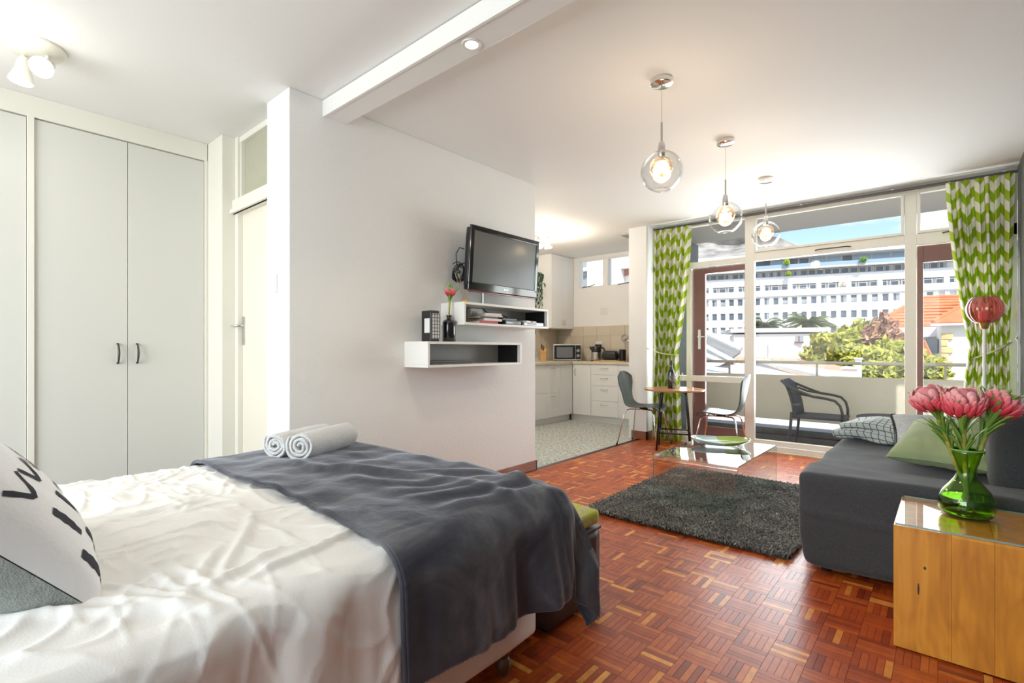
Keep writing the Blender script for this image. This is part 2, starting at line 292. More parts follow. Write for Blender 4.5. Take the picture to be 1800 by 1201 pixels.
class MB:
    def __init__(s): s.v = []; s.f = []; s.mi = []; s.uv = []; s.tone = []; s.m = 0; s.t = 0.5
    def add(s, vs, fs, uv=None):
        b = len(s.v); s.v += [tuple(p) for p in vs]
        s.f += [tuple(i+b for i in f) for f in fs]; s.mi += [s.m]*len(fs)
        s.uv += (uv if uv else [(0, 0, 0)]*len(vs)); s.tone += [s.t]*len(vs); return s
    def box(s, x0, x1, y0, y1, z0, z1, M4=None):
        vs = [Vector((x, y, z)) for z in (z0, z1) for y in (y0, y1) for x in (x0, x1)]
        if M4 is not None: vs = [M4 @ v for v in vs]
        return s.add(vs, [(0, 2, 3, 1), (4, 5, 7, 6), (0, 1, 5, 4), (2, 6, 7, 3), (0, 4, 6, 2), (1, 3, 7, 5)])
    def cbox(s, c, d, rot=None):
        m = Matrix.Translation(Vector(c))
        if rot: m = m @ (Matrix.Rotation(rot[2], 4, 'Z') @ Matrix.Rotation(rot[1], 4, 'Y') @ Matrix.Rotation(rot[0], 4, 'X'))
        return s.box(-d[0]/2, d[0]/2, -d[1]/2, d[1]/2, -d[2]/2, d[2]/2, m)
    def tube(s, pts, r, n=10, caps=True):
        P = [Vector(p) for p in pts]; R = r if isinstance(r, (list, tuple)) else [r]*len(P)
        t = (P[1]-P[0]).normalized(); a = t.orthogonal().normalized(); rings = []
        for i, p in enumerate(P):
            tt = (P[min(i+1, len(P)-1)]-P[max(i-1, 0)]).normalized()
            a = (a - tt*a.dot(tt)).normalized(); b = tt.cross(a)
            rings.append([p+(a*cos(2*PI*k/n)+b*sin(2*PI*k/n))*R[i] for k in range(n)])
        vs = [v for ring in rings for v in ring]; fs = []
        for i in range(len(P)-1):
            for k in range(n): fs.append((i*n+k, i*n+(k+1) % n, (i+1)*n+(k+1) % n, (i+1)*n+k))
        if caps: fs += [tuple(range(n-1, -1, -1)), tuple((len(P)-1)*n+k for k in range(n))]
        return s.add(vs, fs)
    def lathe(s, prof, n=24, c=(0, 0, 0), M4=None, sx=1, sy=1):
        vs = []
        for (r, z) in prof:
            for k in range(n):
                v = Vector((r*cos(2*PI*k/n)*sx, r*sin(2*PI*k/n)*sy, z))
                if M4 is not None: v = M4 @ v
                vs.append(v+Vector(c))
        fs = []
        for i in range(len(prof)-1):
            for k in range(n): fs.append((i*n+k, i*n+(k+1) % n, (i+1)*n+(k+1) % n, (i+1)*n+k))
        if prof[0][0] > 1e-4: fs.append(tuple(range(n-1, -1, -1))) if s_caps[0] else None
        if prof[-1][0] > 1e-4: fs.append(tuple((len(prof)-1)*n+k for k in range(n))) if s_caps[0] else None
        return s.add(vs, [f for f in fs if f])
    def grid(s, fn, nu, nv, uvf=None, flip=False):
        vs = []; uv = []
        for j in range(nv+1):
            for i in range(nu+1):
                vs.append(fn(i/nu, j/nv)); uv.append(uvf(i/nu, j/nv) if uvf else (0, 0, 0))
        fs = []
        for j in range(nv):
            for i in range(nu):
                q = (j*(nu+1)+i, j*(nu+1)+i+1, (j+1)*(nu+1)+i+1, (j+1)*(nu+1)+i); fs.append(q[::-1] if flip else q)
        return s.add(vs, fs, uv)
    def softbox(s, c, d, r, n=10, disp=None, M4=None):
        # dense rounded box
        cx, cy, cz = c; hx, hy, hz = d[0]/2, d[1]/2, d[2]/2
        for ax in range(3):
            for sg in (-1, 1):
                oth = [i for i in range(3) if i != ax]; h = (hx, hy, hz)
                def fn(u, v):
                    p = [0, 0, 0]; p[ax] = sg*h[ax]
                    p[oth[0]] = (2*u-1)*h[oth[0]]; p[oth[1]] = (2*v-1)*h[oth[1]]
                    q = [max(-h[i]+r, min(h[i]-r, p[i])) for i in range(3)]; dv = Vector([p[i]-q[i] for i in range(3)])
                    if dv.length > 1e-9: dv = dv.normalized()*r
                    else: dv = Vector((0, 0, 0))
                    P = Vector(q)+dv
                    if disp: P = disp(P)
                    P = P+Vector(c)
                    return M4 @ P if M4 is not None else P
                s.grid(fn, n, n, flip=(sg == 1) == (ax == 1))
        return s
    def build(s, name, m, parent=None, smooth=None, bevel=0, solid=0, sub=0, weld=False, thin_off=0):
        me = bpy.data.meshes.new(name); me.from_pydata(s.v, [], s.f)
        for x in (m if isinstance(m, (list, tuple)) else [m]): me.materials.append(x)
        if any(s.mi): me.polygons.foreach_set('material_index', s.mi)
        if any(u != (0, 0, 0) for u in s.uv[:50]) or any(u != (0, 0, 0) for u in s.uv[-50:]):
            a = me.attributes.new('cuv', 'FLOAT_VECTOR', 'POINT'); a.data.foreach_set('vector', [c for u in s.uv for c in u])
        a = me.attributes.new('tone', 'FLOAT', 'POINT'); a.data.foreach_set('value', s.tone)
        if weld:
            bm = bmesh.new(); bm.from_mesh(me); bmesh.ops.remove_doubles(bm, verts=bm.verts, dist=1e-5); bmesh.ops.recalc_face_normals(bm, faces=bm.faces); bm.to_mesh(me); bm.free()
        if smooth is not None:
            me.shade_smooth()
            if smooth < 180: me.set_sharp_from_angle(angle=rad(smooth))
        o = bpy.data.objects.new(name, me); COL.objects.link(o)
        if parent: o.parent = parent
        if solid: md = o.modifiers.new('solid', 'SOLIDIFY'); md.thickness = solid; md.offset = thin_off
        if bevel: md = o.modifiers.new('bevel', 'BEVEL'); md.width = bevel; md.segments = 2; md.limit_method = 'ANGLE'
        if sub: md = o.modifiers.new('sub', 'SUBSURF'); md.levels = sub; md.render_levels = sub
        return o
s_caps = [True]
def struct(o): o['kind'] = 'structure'; return o
def B(*a): return MB().box(*a)
def nz(x, y=0, z=0): return noise.noise(Vector((x, y, z)))
def arc(c, r, a0, a1, n, ax='xz'):
    out = []
    for i in range(n+1):
        a = a0+(a1-a0)*i/n
        d = {'xz': (cos(a), 0, sin(a)), 'yz': (0, cos(a), sin(a)), 'xy': (cos(a), sin(a), 0)}[ax]
        out.append(tuple(c[k]+r*d[k] for k in range(3)))
    return out
def text(body, size, loc, rot, m, parent, name='lettering'):
    c = bpy.data.curves.new('lettering_curve', 'FONT'); c.body = body; c.size = size; c.align_x = 'CENTER'; c.align_y = 'CENTER'; c.extrude = .0004; c.materials.append(m)
    tmp = bpy.data.objects.new('tmp', c); me = bpy.data.meshes.new_from_object(tmp); me.name = name; bpy.data.objects.remove(tmp)
    if not me.materials: me.materials.append(m)
    o = bpy.data.objects.new(name, me); COL.objects.link(o); o.location = loc; o.rotation_euler = rot; o.parent = parent; return o

Z = 2.6
exec_parts = []
# ================================================================ ROOM SHELL
# floor: base slab and mosaic finger parquet
fl = struct(B(-5.2, .62, -2.6, 5.86, -.15, -.006).build('floor', M['grout']))
def strip_list():
    out = []; bs = .1165; n = 5; w = bs/n
    for i in range(-27, 5):
        for j in range(-2, 51):
            x0 = i*bs-.02; y0 = j*bs
            if y0+bs > 5.84 or x0+bs > .45: continue
            if x0 < -2.86 and y0 > 1.3: continue
            if x0 < -2.95 or (y0 < .9 and x0 < -1.3): continue
            for k in range(n):
                if (i+j) % 2: out.append((x0, x0+bs, y0+k*w, y0+(k+1)*w))
                else: out.append((x0+k*w, x0+(k+1)*w, y0, y0+bs))
    return out
def add_strip(mb, x0, x1, y0, y1, t, dz):
    g = .0001; e = .00045; z = dz; mb.t = t
    vs = [(x0+g, y0+g, -.006), (x1-g, y0+g, -.006), (x1-g, y1-g, -.006), (x0+g, y1-g, -.006), (x0+g+e, y0+g+e, z), (x1-g-e, y0+g+e, z), (x1-g-e, y1-g-e, z), (x0+g+e, y1-g-e, z)]
    mb.add(vs, [(4, 5, 6, 7), (0, 1, 5, 4), (1, 2, 6, 5), (2, 3, 7, 6), (3, 0, 4, 7)])
rp = random.Random(3)
A0 = rad(40.761)
def scrn(x, y):
    t = -x*sin(A0)+y*cos(A0); rr = x*cos(A0)+y*sin(A0)
    return t, 900+884*rr/max(t, .01)
def covered(x, y):
    if x < -1.02 and y < 1.5: return True
    if x < -1.1 and y < 1.95: return True
    if -1.83 < x < -.64 and 2.93 < y < 4.47: return True
    if x > -.5 and y > 2.85: return True
    if x > -.13 and y > 2.33: return True
    return False
strips = strip_list(); vis = []
for q in strips:
    cx, cy = (q[0]+q[1])/2, (q[2]+q[3])/2; t, u = scrn(cx, cy)
    v = 614+884*1.1/max(t, .01)
    if t > .5 and 0 < u < 1800 and v < 1195 and not covered(cx, cy): vis.append((t, q))
vis.sort(key=lambda a: a[0]); near = set(q for t, q in vis[:300])
rest = MB(); cache = {}
def tone_pick():
    r = rp.random()
    if r < .085: return rp.uniform(.9, 1.0)
    if r < .2: return rp.uniform(.0, .2)
    return min(1, max(0, rp.gauss(.5, .14)))
for q in strips:
    t = tone_pick(); dz = rp.uniform(-.0003, .0003)
    if q in near:
        horiz = (q[1]-q[0]) > (q[3]-q[2]); key = (horiz, int(t*12))
        if key not in cache:
            mb = MB(); add_strip(mb, 0, q[1]-q[0], 0, q[3]-q[2], t, 0); o = mb.build('parquet_strip', M['parquet'], fl); cache[key] = o
        else:
            o = cache[key].copy(); COL.objects.link(o)
        o.location = (q[0], q[2], dz)
    else: add_strip(rest, *q, t, dz)
ro = rest.build('parquet_field', M['parquet'], fl); ro['kind'] = 'stuff'
struct(B(-4.98, -2.875, 3.55, 7.0, -.15, .001).build('floor_kitchen', M['terrazzo']))
struct(B(-2.875, -2.860, 3.62, 5.70, -.006, .003).build('trim_1', M['steel']))
# ceiling
struct(B(-5.2, .62, -2.6, 7.1, Z, Z+.16).build('ceiling', M['ceil']))
beam = struct(B(-2.84, .45, 1.560, 1.704, 2.505, Z).build('trim_beam', M['white'], bevel=.003))
B(-2.84, .45, 1.548, 1.562, 2.499, Z-.004).build('fascia_board', M['white'], beam)
# walls
struct(B(-3.13, -2.84, 1.345, 3.62, 0, Z).build('wall_partition', M['wall'], bevel=.004))
struct(B(.45, .60, -2.6, 5.86, 0, Z).build('wall_right', M['greywall']))
struct(B(-5.15, -4.98, 3.4, 7.1, 0, Z).build('wall_kitchen_left', M['wall']))
struct(B(-5.0, -3.10, 3.25, 3.40, 0, Z).build('wall_kitchen_near', M['wall']))
kb = MB().box(-5.0, -4.56, 6.98, 7.1, 0, Z).box(-4.56, -3.0, 6.98, 7.1, 0, 2.09).box(-4.56, -3.0, 6.98, 7.1, 2.545, Z).box(-4.102, -4.03, 6.98, 7.1, 2.09, 2.545).box(-3.4, -3.0, 6.98, 7.1, 2.09, 2.545)
struct(kb.build('wall_kitchen_back', M['wall']))
struct(B(-2.98, -2.745, 5.68, 7.1, 0, Z).build('wall_pillar', M['wall'], bevel=.003))
struct(B(-4.75, .6, -2.6, -2.45, 0, .5).build('wall_rear_lower', M['wall']))
struct(B(-4.75, .6, -2.6, -2.45, 2.4, Z).build('wall_rear_upper', M['wall']))
struct(B(-4.75, -3.75, -2.6, -2.45, .5, 2.4).build('wall_rear_side', M['wall']))
struct(B(-.05, .6, -2.6, -2.45, .5, 2.4).build('wall_rear_corner', M['wall']))
rw = struct(MB().box(-3.75, -.05, -2.56, -2.5, .5, .56).box(-3.75, -.05, -2.56, -2.5, 2.34, 2.4).box(-1.93, -1.87, -2.56, -2.5, .56, 2.34).build('added_rear_window', M['white']))  # unseen window frame, added to go with the rear fill light
struct(B(-4.75, -4.62, -2.6, 1.5, 0, Z).build('wall_left', M['wall']))
# column between wardrobe and door, and wall above / behind the door
struct(B(-4.12, -3.82, 1.335, 1.52, 0, Z).build('wall_column', M['cream'], bevel=.003))
struct(B(-4.75, -4.12, 1.335, 1.50, 0, Z).build('wall_column_return', M['cream']))
struct(B(-5.0, -3.1, 3.0, 3.1, 0, Z).build('wall_bathroom', M['wall']))
d1 = struct(B(-3.775, -3.13, 1.455, 1.495, .0, 2.055).build('door_1', M['doorp'], bevel=.002))
hh = MB().box(-3.765, -3.735, 1.446, 1.456, 1.13, 1.33).build('handle_plate', M['steel'], d1, bevel=.002)
MB().tube([(-3.75, 1.447, 1.265), (-3.75, 1.405, 1.265), (-3.77, 1.398, 1.265), (-3.85, 1.398, 1.265)], .008).build('door_handle', M['chrome'], hh, smooth=60)
fr = struct(MB().box(-3.82, -3.775, 1.42, 1.52, 0, Z).box(-3.82, -3.13, 1.40, 1.52, 2.055, 2.15).box(-3.82, -3.13, 1.435, 1.50, 2.56, Z).build('trim_2', M['cream'], bevel=.003))
B(-3.86, -3.13, 1.385, 1.42, 2.055, 2.085).build('architrave', M['cream'], fr, bevel=.003)
B(-3.80, -3.76, 1.44, 1.5, 2.15, 2.56).build('transom_stile', M['cream'], fr)
w4 = struct(B(-3.76, -3.13, 1.462, 1.472, 2.15, 2.56).build('window_4', M['milk']))
# skirtings
struct(B(-3.142, -2.828, 3.62, 3.632, 0, .085).build('baseboard_partition_end', M['skirt']))
struct(B(-2.84, -2.828, 1.345, 3.632, 0, .085).build('baseboard_partition', M['skirt']))
struct(B(-2.94, -2.733, 5.668, 5.68, 0, .10).build('baseboard_pillar', M['skirt']))
struct(B(-2.745, -2.733, 5.668, 5.86, 0, .10).build('baseboard_pillar_side', M['skirt']))
# light switch on the end face of the partition
sw = tag(B(-3.045, -2.985, 1.336, 1.345, 1.435, 1.545).build('light_switch', M['socket'], bevel=.002), 'white single light switch on the narrow end of the white partition wall', 'switch')
B(-3.023, -3.007, 1.333, 1.337, 1.46, 1.52).build('rocker', M['socket'], sw)

# ---------------------------------------------------------------- window wall
fy0, fy1 = 5.875, 5.935
def bars(mb, *r):
    for q in r: mb.box(q[0], q[1], fy0, fy1, q[2], q[3])
    return mb
wf = struct(bars(MB(), (-2.745, .45, 2.54, Z), (-1.675, -1.58, .07, 2.54), (-.285, -.2, .07, 2.54), (-2.745, -1.675, 2.055, 2.12), (-1.58, -.285, 2.06, 2.15), (-.2, .45, 2.05, 2.15), (-2.745, -2.69, 0, 2.54), (.37, .45, 0, 2.54), (-1.58, -.285, .07, .12)).build('window_1', M['cream'], bevel=.003))
struct(B(-2.75, .46, 5.84, 6.0, -.1, .07).build('trim_3', M['white'], bevel=.004))
struct(B(-2.74, .44, 5.80, 5.845, -.006, .018).build('trim_4', M['thresh'], bevel=.002))
for q in ((-2.33, -2.275, .07, 2.055),): bars(MB(), q).build('mullion', M['cream'], wf, bevel=.003)
B(-2.69, -1.675, fy0-.003, fy1-.002, .725, .79).build('horizontal_rail', M['cream'], wf, bevel=.003)
bars(MB(), (-2.69, -2.33, .07, .12)).build('bottom_rail', M['cream'], wf)
for x0, x1 in ((-1.575, -.29), (-.195, .36)):
    mb = MB()
    for q in ((x0, x1, 2.152, 2.175), (x0, x1, 2.515, 2.538), (x0, x0+.022, 2.175, 2.515), (x1-.022, x1, 2.175, 2.515)): mb.box(q[0], q[1], 5.862, 5.90, q[2], q[3])
    mb.build('transom_sash', M['cream'], wf, bevel=.002)
def glass(x0, x1, z0, z1, y=5.905, par=None): B(x0, x1, y, y+.005, z0, z1).build('pane', M['glass'], par or wf)
glass(-2.69, -2.33, .79, 2.055); glass(-2.69, -2.33, .12, .725); glass(-2.69, -1.675, 2.12, 2.54)
glass(-1.58, -.285, .12, 2.06); glass(-1.58, -.285, 2.15, 2.54); glass(-.2, .37, 2.15, 2.54)
for (xa, xb, zz) in ((-1.0, -.70, 2.10), (-.02, .12, 2.13)):
    MB().tube([(xa, 5.862, zz), (xa+.03, 5.85, zz+.004), (xb-.03, 5.85, zz+.004), (xb, 5.862, zz)], .006, 8).build('window_stay', M['iron'], wf, smooth=60)
def brown_door(name, x0, x1, y, st, top, hinge_left):
    d = struct(MB().box(x0, x0+st[0], y, y+.045, .07, 2.05).box(x1-st[1], x1, y, y+.045, .07, 2.05).box(x0+st[0], x1-st[1], y, y+.045, top, 2.05).box(x0+st[0], x1-st[1], y, y+.045, .07, .2).build(name, M['brown'], bevel=.003))
    glass(x0+st[0], x1-st[1], .2, top, y+.02, d); return d
bd = brown_door('door_2', -2.275, -1.665, 5.945, (.14, .035), 1.985, True)
pl = B(-2.215, -2.185, 5.935, 5.945, 1.10, 1.33).build('handle_plate', M['socket'], bd, bevel=.002)
MB().tube([(-2.2, 5.937, 1.245), (-2.2, 5.895, 1.245), (-2.185, 5.89, 1.245), (-2.10, 5.89, 1.245)], .008).build('door_handle', M['chrome'], pl, smooth=60)
bd3 = brown_door('door_3', -.2, .44, 5.945, (.045, .05), 1.895, False)
# kitchen window
kw = struct(MB().box(-4.56, -3.4, 6.985, 7.03, 2.09, 2.112).box(-4.56, -3.4, 6.985, 7.03, 2.525, 2.545).box(-4.115, -4.018, 6.982, 7.03, 2.09, 2.545).build('window_2', M['white']))
B(-4.56, -3.4, 7.02, 7.025, 2.1, 2.54).build('pane', M['glass'], kw)
for xa in (-4.5, -3.85): MB().tube([(xa, 6.98, 2.105), (xa+.2, 6.965, 2.12), (xa+.25, 6.965, 2.14)], .006, 6).build('window_stay', M['iron'], kw)

# ---------------------------------------------------------------- balcony
struct(B(-3.2, 1.6, 5.98, 6.86, -.2, -.05).build('floor_balcony', M['balcfl']))
kerb = struct(B(-3.2, 1.6, 6.80, 7.14, -.2, .045).build('trim_5', M['darktile'], bevel=.004))
B(-3.2, 1.6, 6.845, 7.14, .05, .125).build('kerb_tile', M['darktile'], kerb, bevel=.004)
struct(B(-3.2, 1.6, 7.0, 7.07, .215, .775).build('wall_parapet', M['conc'], bevel=.006))
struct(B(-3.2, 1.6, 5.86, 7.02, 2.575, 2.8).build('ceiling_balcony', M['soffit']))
struct(B(-2.98, -2.66, 5.95, 7.14, -.2, 2.58).build('wall_balcony_end', M['greypaint']))
ra = thing('balcony_railing', 'taupe metal handrail on thin posts above the beige balcony parapet', 'railing', (0, 7.03, .775))
MB().box(-2.66, 1.6, -.03, .03, .142, .178).build('handrail', M['handrail'], ra, bevel=.012)
for x in (-2.75+.55, -1.18, .0, 1.1): B(x-.011, x+.011, -.011, .011, 0, .143).build('post', M['handrail'], ra)

# ---------------------------------------------------------------- built-in wardrobe
wd = thing('built_in_wardrobe', 'full-height built-in wardrobe with pale cream laminate doors along left wall', 'wardrobe', (-4.1, 0, 0))
MB().box(-.5, .012, -2.4, 1.33, 2.475, Z-.001).build('top_panel', M['cream'], wd)
MB().box(-.5, -.03, -2.4, 1.33, 0, 2.475).build('carcass', M['cream'], wd)
for y0, y1 in ((.378, .410), (1.316, 1.334), (-.52, -.5)):
    MB().box(-.03, .012, y0, y1, 0, 2.475).build('upright', M['cream'], wd, bevel=.002)
for y0, y1, hy in ((-.50, .376, None), (.412, .8605, .808), (.8635, 1.314, .912)):
    dr = MB().box(-.028, -.004, y0, y1, .08, 2.470).build('door', M['wardrobe'], wd, bevel=.0015)
    if hy: MB().tube([(-.004, hy, 1.135), (.018, hy, 1.128), (.03, hy, 1.10), (.034, hy, 1.072), (.03, hy, 1.044), (.018, hy, 1.016), (-.004, hy, 1.009)], [.007, .005, .0065, .0075, .0065, .005, .007], 8).build('handle', M['iron'], dr, smooth=80)

# ---------------------------------------------------------------- ceiling fittings
def downlight(x, y, z):
    t = thing('recessed_downlight', 'small round recessed downlight glowing warm in the underside of white ceiling beam', 'light', (x, y, z))
    MB().lathe([(.030, -.001), (.030, -.005), (.045, -.006), (.047, -.002), (.047, 0)], 28).build('trim_ring', M['socket'], t, smooth=40)
    s_caps[0] = True
    MB().lathe([(.0, -.003), (.029, -.003)], 20).build('lens', M['bulbd'], t)
    lamp('downlight_beam', 'SPOT', (0, 0, -.03), 14, (1, .84, .64), .04, spot=rad(120), parent=t)
downlight(-1.651, 1.632, 2.505)
def spotfitting(name, label, loc, dirs, bulb, power, col, sc=1, rz=0):
    t = thing(name, label, 'light', loc, rz)
    MB().lathe([(.0, 0), (.115*sc, 0), (.118*sc, -.012), (.10*sc, -.035), (.05*sc, -.045), (0, -.046)], 32).build('ceiling_plate', M['cream'], t, smooth=50)
    for (ox, oy, dx, dy, dz) in dirs:
        p = Vector((ox*sc, oy*sc, -.04)); d = Vector((dx, dy, dz)).normalized(); q = p+Vector((0, 0, -.045*sc))
        h = MB().tube([p, q], .009*sc, 8).build('spot_arm', M['cream'], t, smooth=50)
        s0 = q-d*.03*sc
        MB().tube([s0, s0+d*.02*sc, s0+d*.06*sc, s0+d*.10*sc, s0+d*.115*sc], [.018*sc, .026*sc, .03*sc, .044*sc, .046*sc], 18).build('spot_head', M['cream'], t, smooth=50)
        e = s0+d*.117*sc
        MB().tube([e-d*.004, e+d*.004], .040*sc, 18).build('bulb_face', bulb, t)
        lamp('spot_beam', 'POINT', e+d*.10, power, col, .06, parent=t)
    return t
spotfitting('bedroom_spotlight', 'cream round ceiling plate with two lit spotlights above the wardrobe', (-3.41, .34, Z), ((-.045, -.03, -.08, -.12, -1), (.03, .045, .75, -.35, -.55)), M['bulbw'], .7, (1, .97, .88), 1.05, 0)
spotfitting('kitchen_spotlight', 'small ceiling fitting with two warm lit spots in the kitchen', (-3.95, 5.2, Z), ((-.06, .02, .3, -.5, -.8), (.05, .02, .1, .1, -1)), M['bulb'], 13, (1, .90, .76), 1.1, rad(30))
def pendant(y, drop, label, seed):
    t = thing('pendant_light', label, 'light', (-1.195, y, Z), 0)
    r = .112 if y < 3 else .112
    MB().lathe([(0, 0), (.058, 0), (.06, -.004), (.06, -.028), (.055, -.032), (0, -.033)], 32).build('canopy', M['chrome'], t, smooth=40)
    zc = -drop-r
    MB().tube([(0, 0, -.03), (0, 0, -drop+.155)], .0016, 6).build('cord', M['bamboo'], t)
    MB().tube([(0, 0, -drop+.16), (0, 0, -drop+.03)], .006, 10).build('stem', M['steel'], t, smooth=60)
    MB().lathe([(0, .05), (.014, .05), (.02, .03), (.022, -.01), (.018, -.03), (0, -.03)], 16, (0, 0, -drop)).build('socket', M['chrome'], t, smooth=50)
    prof = [(r*sin(a), r*cos(a)) for a in [rad(12)+k*(rad(146)/22) for k in range(23)]]
    s_caps[0] = False
    g = MB().lathe([(p[0], p[1]) for p in prof], 40, (0, 0, zc)).build('outer_globe', M['clearglass'], t, smooth=180, solid=.003)
    rr = random.Random(seed)
    pr2 = []
    ri = .062
    pi_ = [(ri*sin(a)*(1+.05*rr.uniform(-1, 1)), ri*cos(a)) for a in [rad(14)+k*(rad(150)/12) for k in range(13)]]
    MB().lathe(pi_, 22, (0, 0, zc+.02)).build('inner_shade', M['amberglass'], t, smooth=25)
    s_caps[0] = True
    # crackle filigree over the inner shade
    mb = MB()
    for k in range(46):
        a, b = rr.uniform(0, 2*PI), rr.uniform(.35, 2.5); c0, s0 = rr.uniform(-.5, .5), rr.uniform(-.5, .5)
        P = [Vector((sin(b+s0*q/3)*cos(a+c0*q/3), sin(b+s0*q/3)*sin(a+c0*q/3), cos(b+s0*q/3)))*(ri+.002)+Vector((0, 0, zc+.02)) for q in range(4)]
        mb.tube(P, .0011, 4)
    mb.build('filigree', M['filigree'], t)['kind'] = 'stuff'
    MB().lathe([(0, .024), (.009, .02), (.012, 0), (.008, -.022), (0, -.028)], 12, (0, 0, zc+.025)).build('bulb', M['bulb'], t, smooth=180)
    lamp('pendant_glow', 'POINT', (0, 0, zc+.02), 4.6, (1, .88, .74), .05, parent=t)
M['filigree'] = mat('copper_wire', (.62, .42, .30), .35, .6)
pendant(2.66, .40, 'nearest clear glass globe pendant with amber crackle inner shade, chrome canopy', 1)
pendant(3.73, .445, 'middle clear glass globe pendant of the row of three', 2)
pendant(4.80, .38, 'clear glass globe pendant closest to the balcony window', 3)

# ---------------------------------------------------------------- curtain rail and curtains
rl = thing('curtain_rail', 'thin dark bronze double curtain rail along top of balcony window', 'curtain rail', (-2.70, 5.79, 2.548))
MB().box(0, 3.145, -.010, .010, -.004, .014).build('front_track', M['iron'], rl)
MB().box(0, 3.145, .035, .05, .0, .014).build('back_track', M['iron'], rl)
for k in range(5): MB().box(.1+k*.74, .12+k*.74, -.01, .09, .012, .022).build('bracket', M['steel'], rl)
def curtain(name, label, top, waist, bot, zw, zb, y, seed, folds, full):
    rr = random.Random(seed); ph = rr.uniform(0, 6)
    zt = 2.53
    def edge(z, k):
        if z > zw:
            s = (zt-z)/(zt-zw); s = s**1.5
            return top[k]+(waist[k]-top[k])*s
        s = min(1, (zw-z)/(zw-zb)); s = s**.8
        return waist[k]+(bot[k]-waist[k])*s
    W = (top[1]-top[0])*full
    def fn(u, v):
        z = zt+(zb-zt)*v
        a, b = edge(z, 0), edge(z, 1); w = b-a
        amp = .032+.012*sin(v*3); amp *= (.55+.45*min(1, v*6))
        wob = .25*nz(u*5, v*2, seed)
        f = sin(2*PI*folds*u+ph+wob*4); f2 = sin(2*PI*folds*2.3*u+ph*2+v*1.5)
        x = a+w*(u+.012*sin(2*PI*folds*u*2+ph))
        return Vector((x, y+amp*f*.9+amp*.25*f2, z+.006*nz(u*9, v*4)))
    o = MB().grid(fn, 150, 90, lambda u, v: (u*W, 5+(zt+(zb-zt)*v), 0)).build(name, M['chevron'], smooth=180, solid=.002)
    return tag(o, label, 'curtain')
curtain('curtain', 'lime and white chevron curtain tied back beside the white pillar, behind bistro table', (-2.68, -2.225), (-2.65, -2.385), (-2.71, -2.34), 1.05, .012, 5.735, 4, 7, 2.1)
curtain('curtain', 'lime and white chevron curtain tied back in the right corner behind the sofa', (.0, .425), (.150, .39), (.06, .41), 1.10, .012, 5.735, 9, 7, 2.2)
def tie(label, pts, hook):
    t = thing('curtain_tieback', label, 'tieback', pts[0])
    P = [Vector(p)-Vector(pts[0]) for p in pts]
    MB().tube(P, .008, 8).build('cord', M['tie'], t, smooth=180)
    h = Vector(hook)-Vector(pts[0])
    MB().tube([h, h+Vector((0, -.03, 0)), h+Vector((0, -.045, .02))], .006, 8).build('hook', M['chrome'], t, smooth=180)
M['tie'] = mat('pale_lime_cord', (.60, .62, .36), .8)
def tie_pts(xa, za, xb, zb):
    return [(xa, 5.80, za)]+[(xa+(xb-xa)*s, 5.735-.07*sin(PI*min(1, s*1.05))-.01, za+(zb-za)*s-.015*sin(PI*s)) for s in (.12, .3, .5, .7, .9)]+[(xb, 5.76, zb)]
tie('pale cord tieback round the chevron curtain next to the white pillar', tie_pts(-2.70, 1.10, -2.38, 1.03), (-2.735, 5.75, 1.10))
tie('pale cord tieback round the chevron curtain in the right corner', tie_pts(.41, 1.16, .145, 1.01), (.435, 5.75, 1.18))
# ================================================================ BED
bx0, bx1, by0, by1 = -2.45, -1.05, -.62, 1.36
bed = thing('double_bed', 'double bed with beige fabric base on short dark turned legs', 'bed', (0, 0, 0))
MB().softbox(((bx0+bx1)/2, (by0+by1)/2, .245), (bx1-bx0, by1-by0, .25), .03, 12).build('bed_base', M['base'], bed, smooth=180, weld=True)
MB().softbox(((bx0+bx1)/2, (by0+by1)/2, .475), (bx1-bx0, by1-by0, .21), .05, 14).build('mattress', M['duvet'], bed, smooth=180, weld=True)
for x in (bx0+.12, bx1-.085):
    for y in (-.5, .4, 1.27):
        MB().lathe([(.0, 0), (.016, 0), (.022, .012), (.028, .03), (.024, .05), (.018, .06), (.026, .075), (.034, .095), (.034, .125)], 16, (x, y, 0)).build('leg', M['wood'], bed, smooth=40)
TOP = .600
def puff(x, y):
    # gentle loft of the duvet
    cx = (x-bx0)/(bx1-bx0); 
    return .022*max(0, sin(PI*min(1, max(0, cx))))**.6
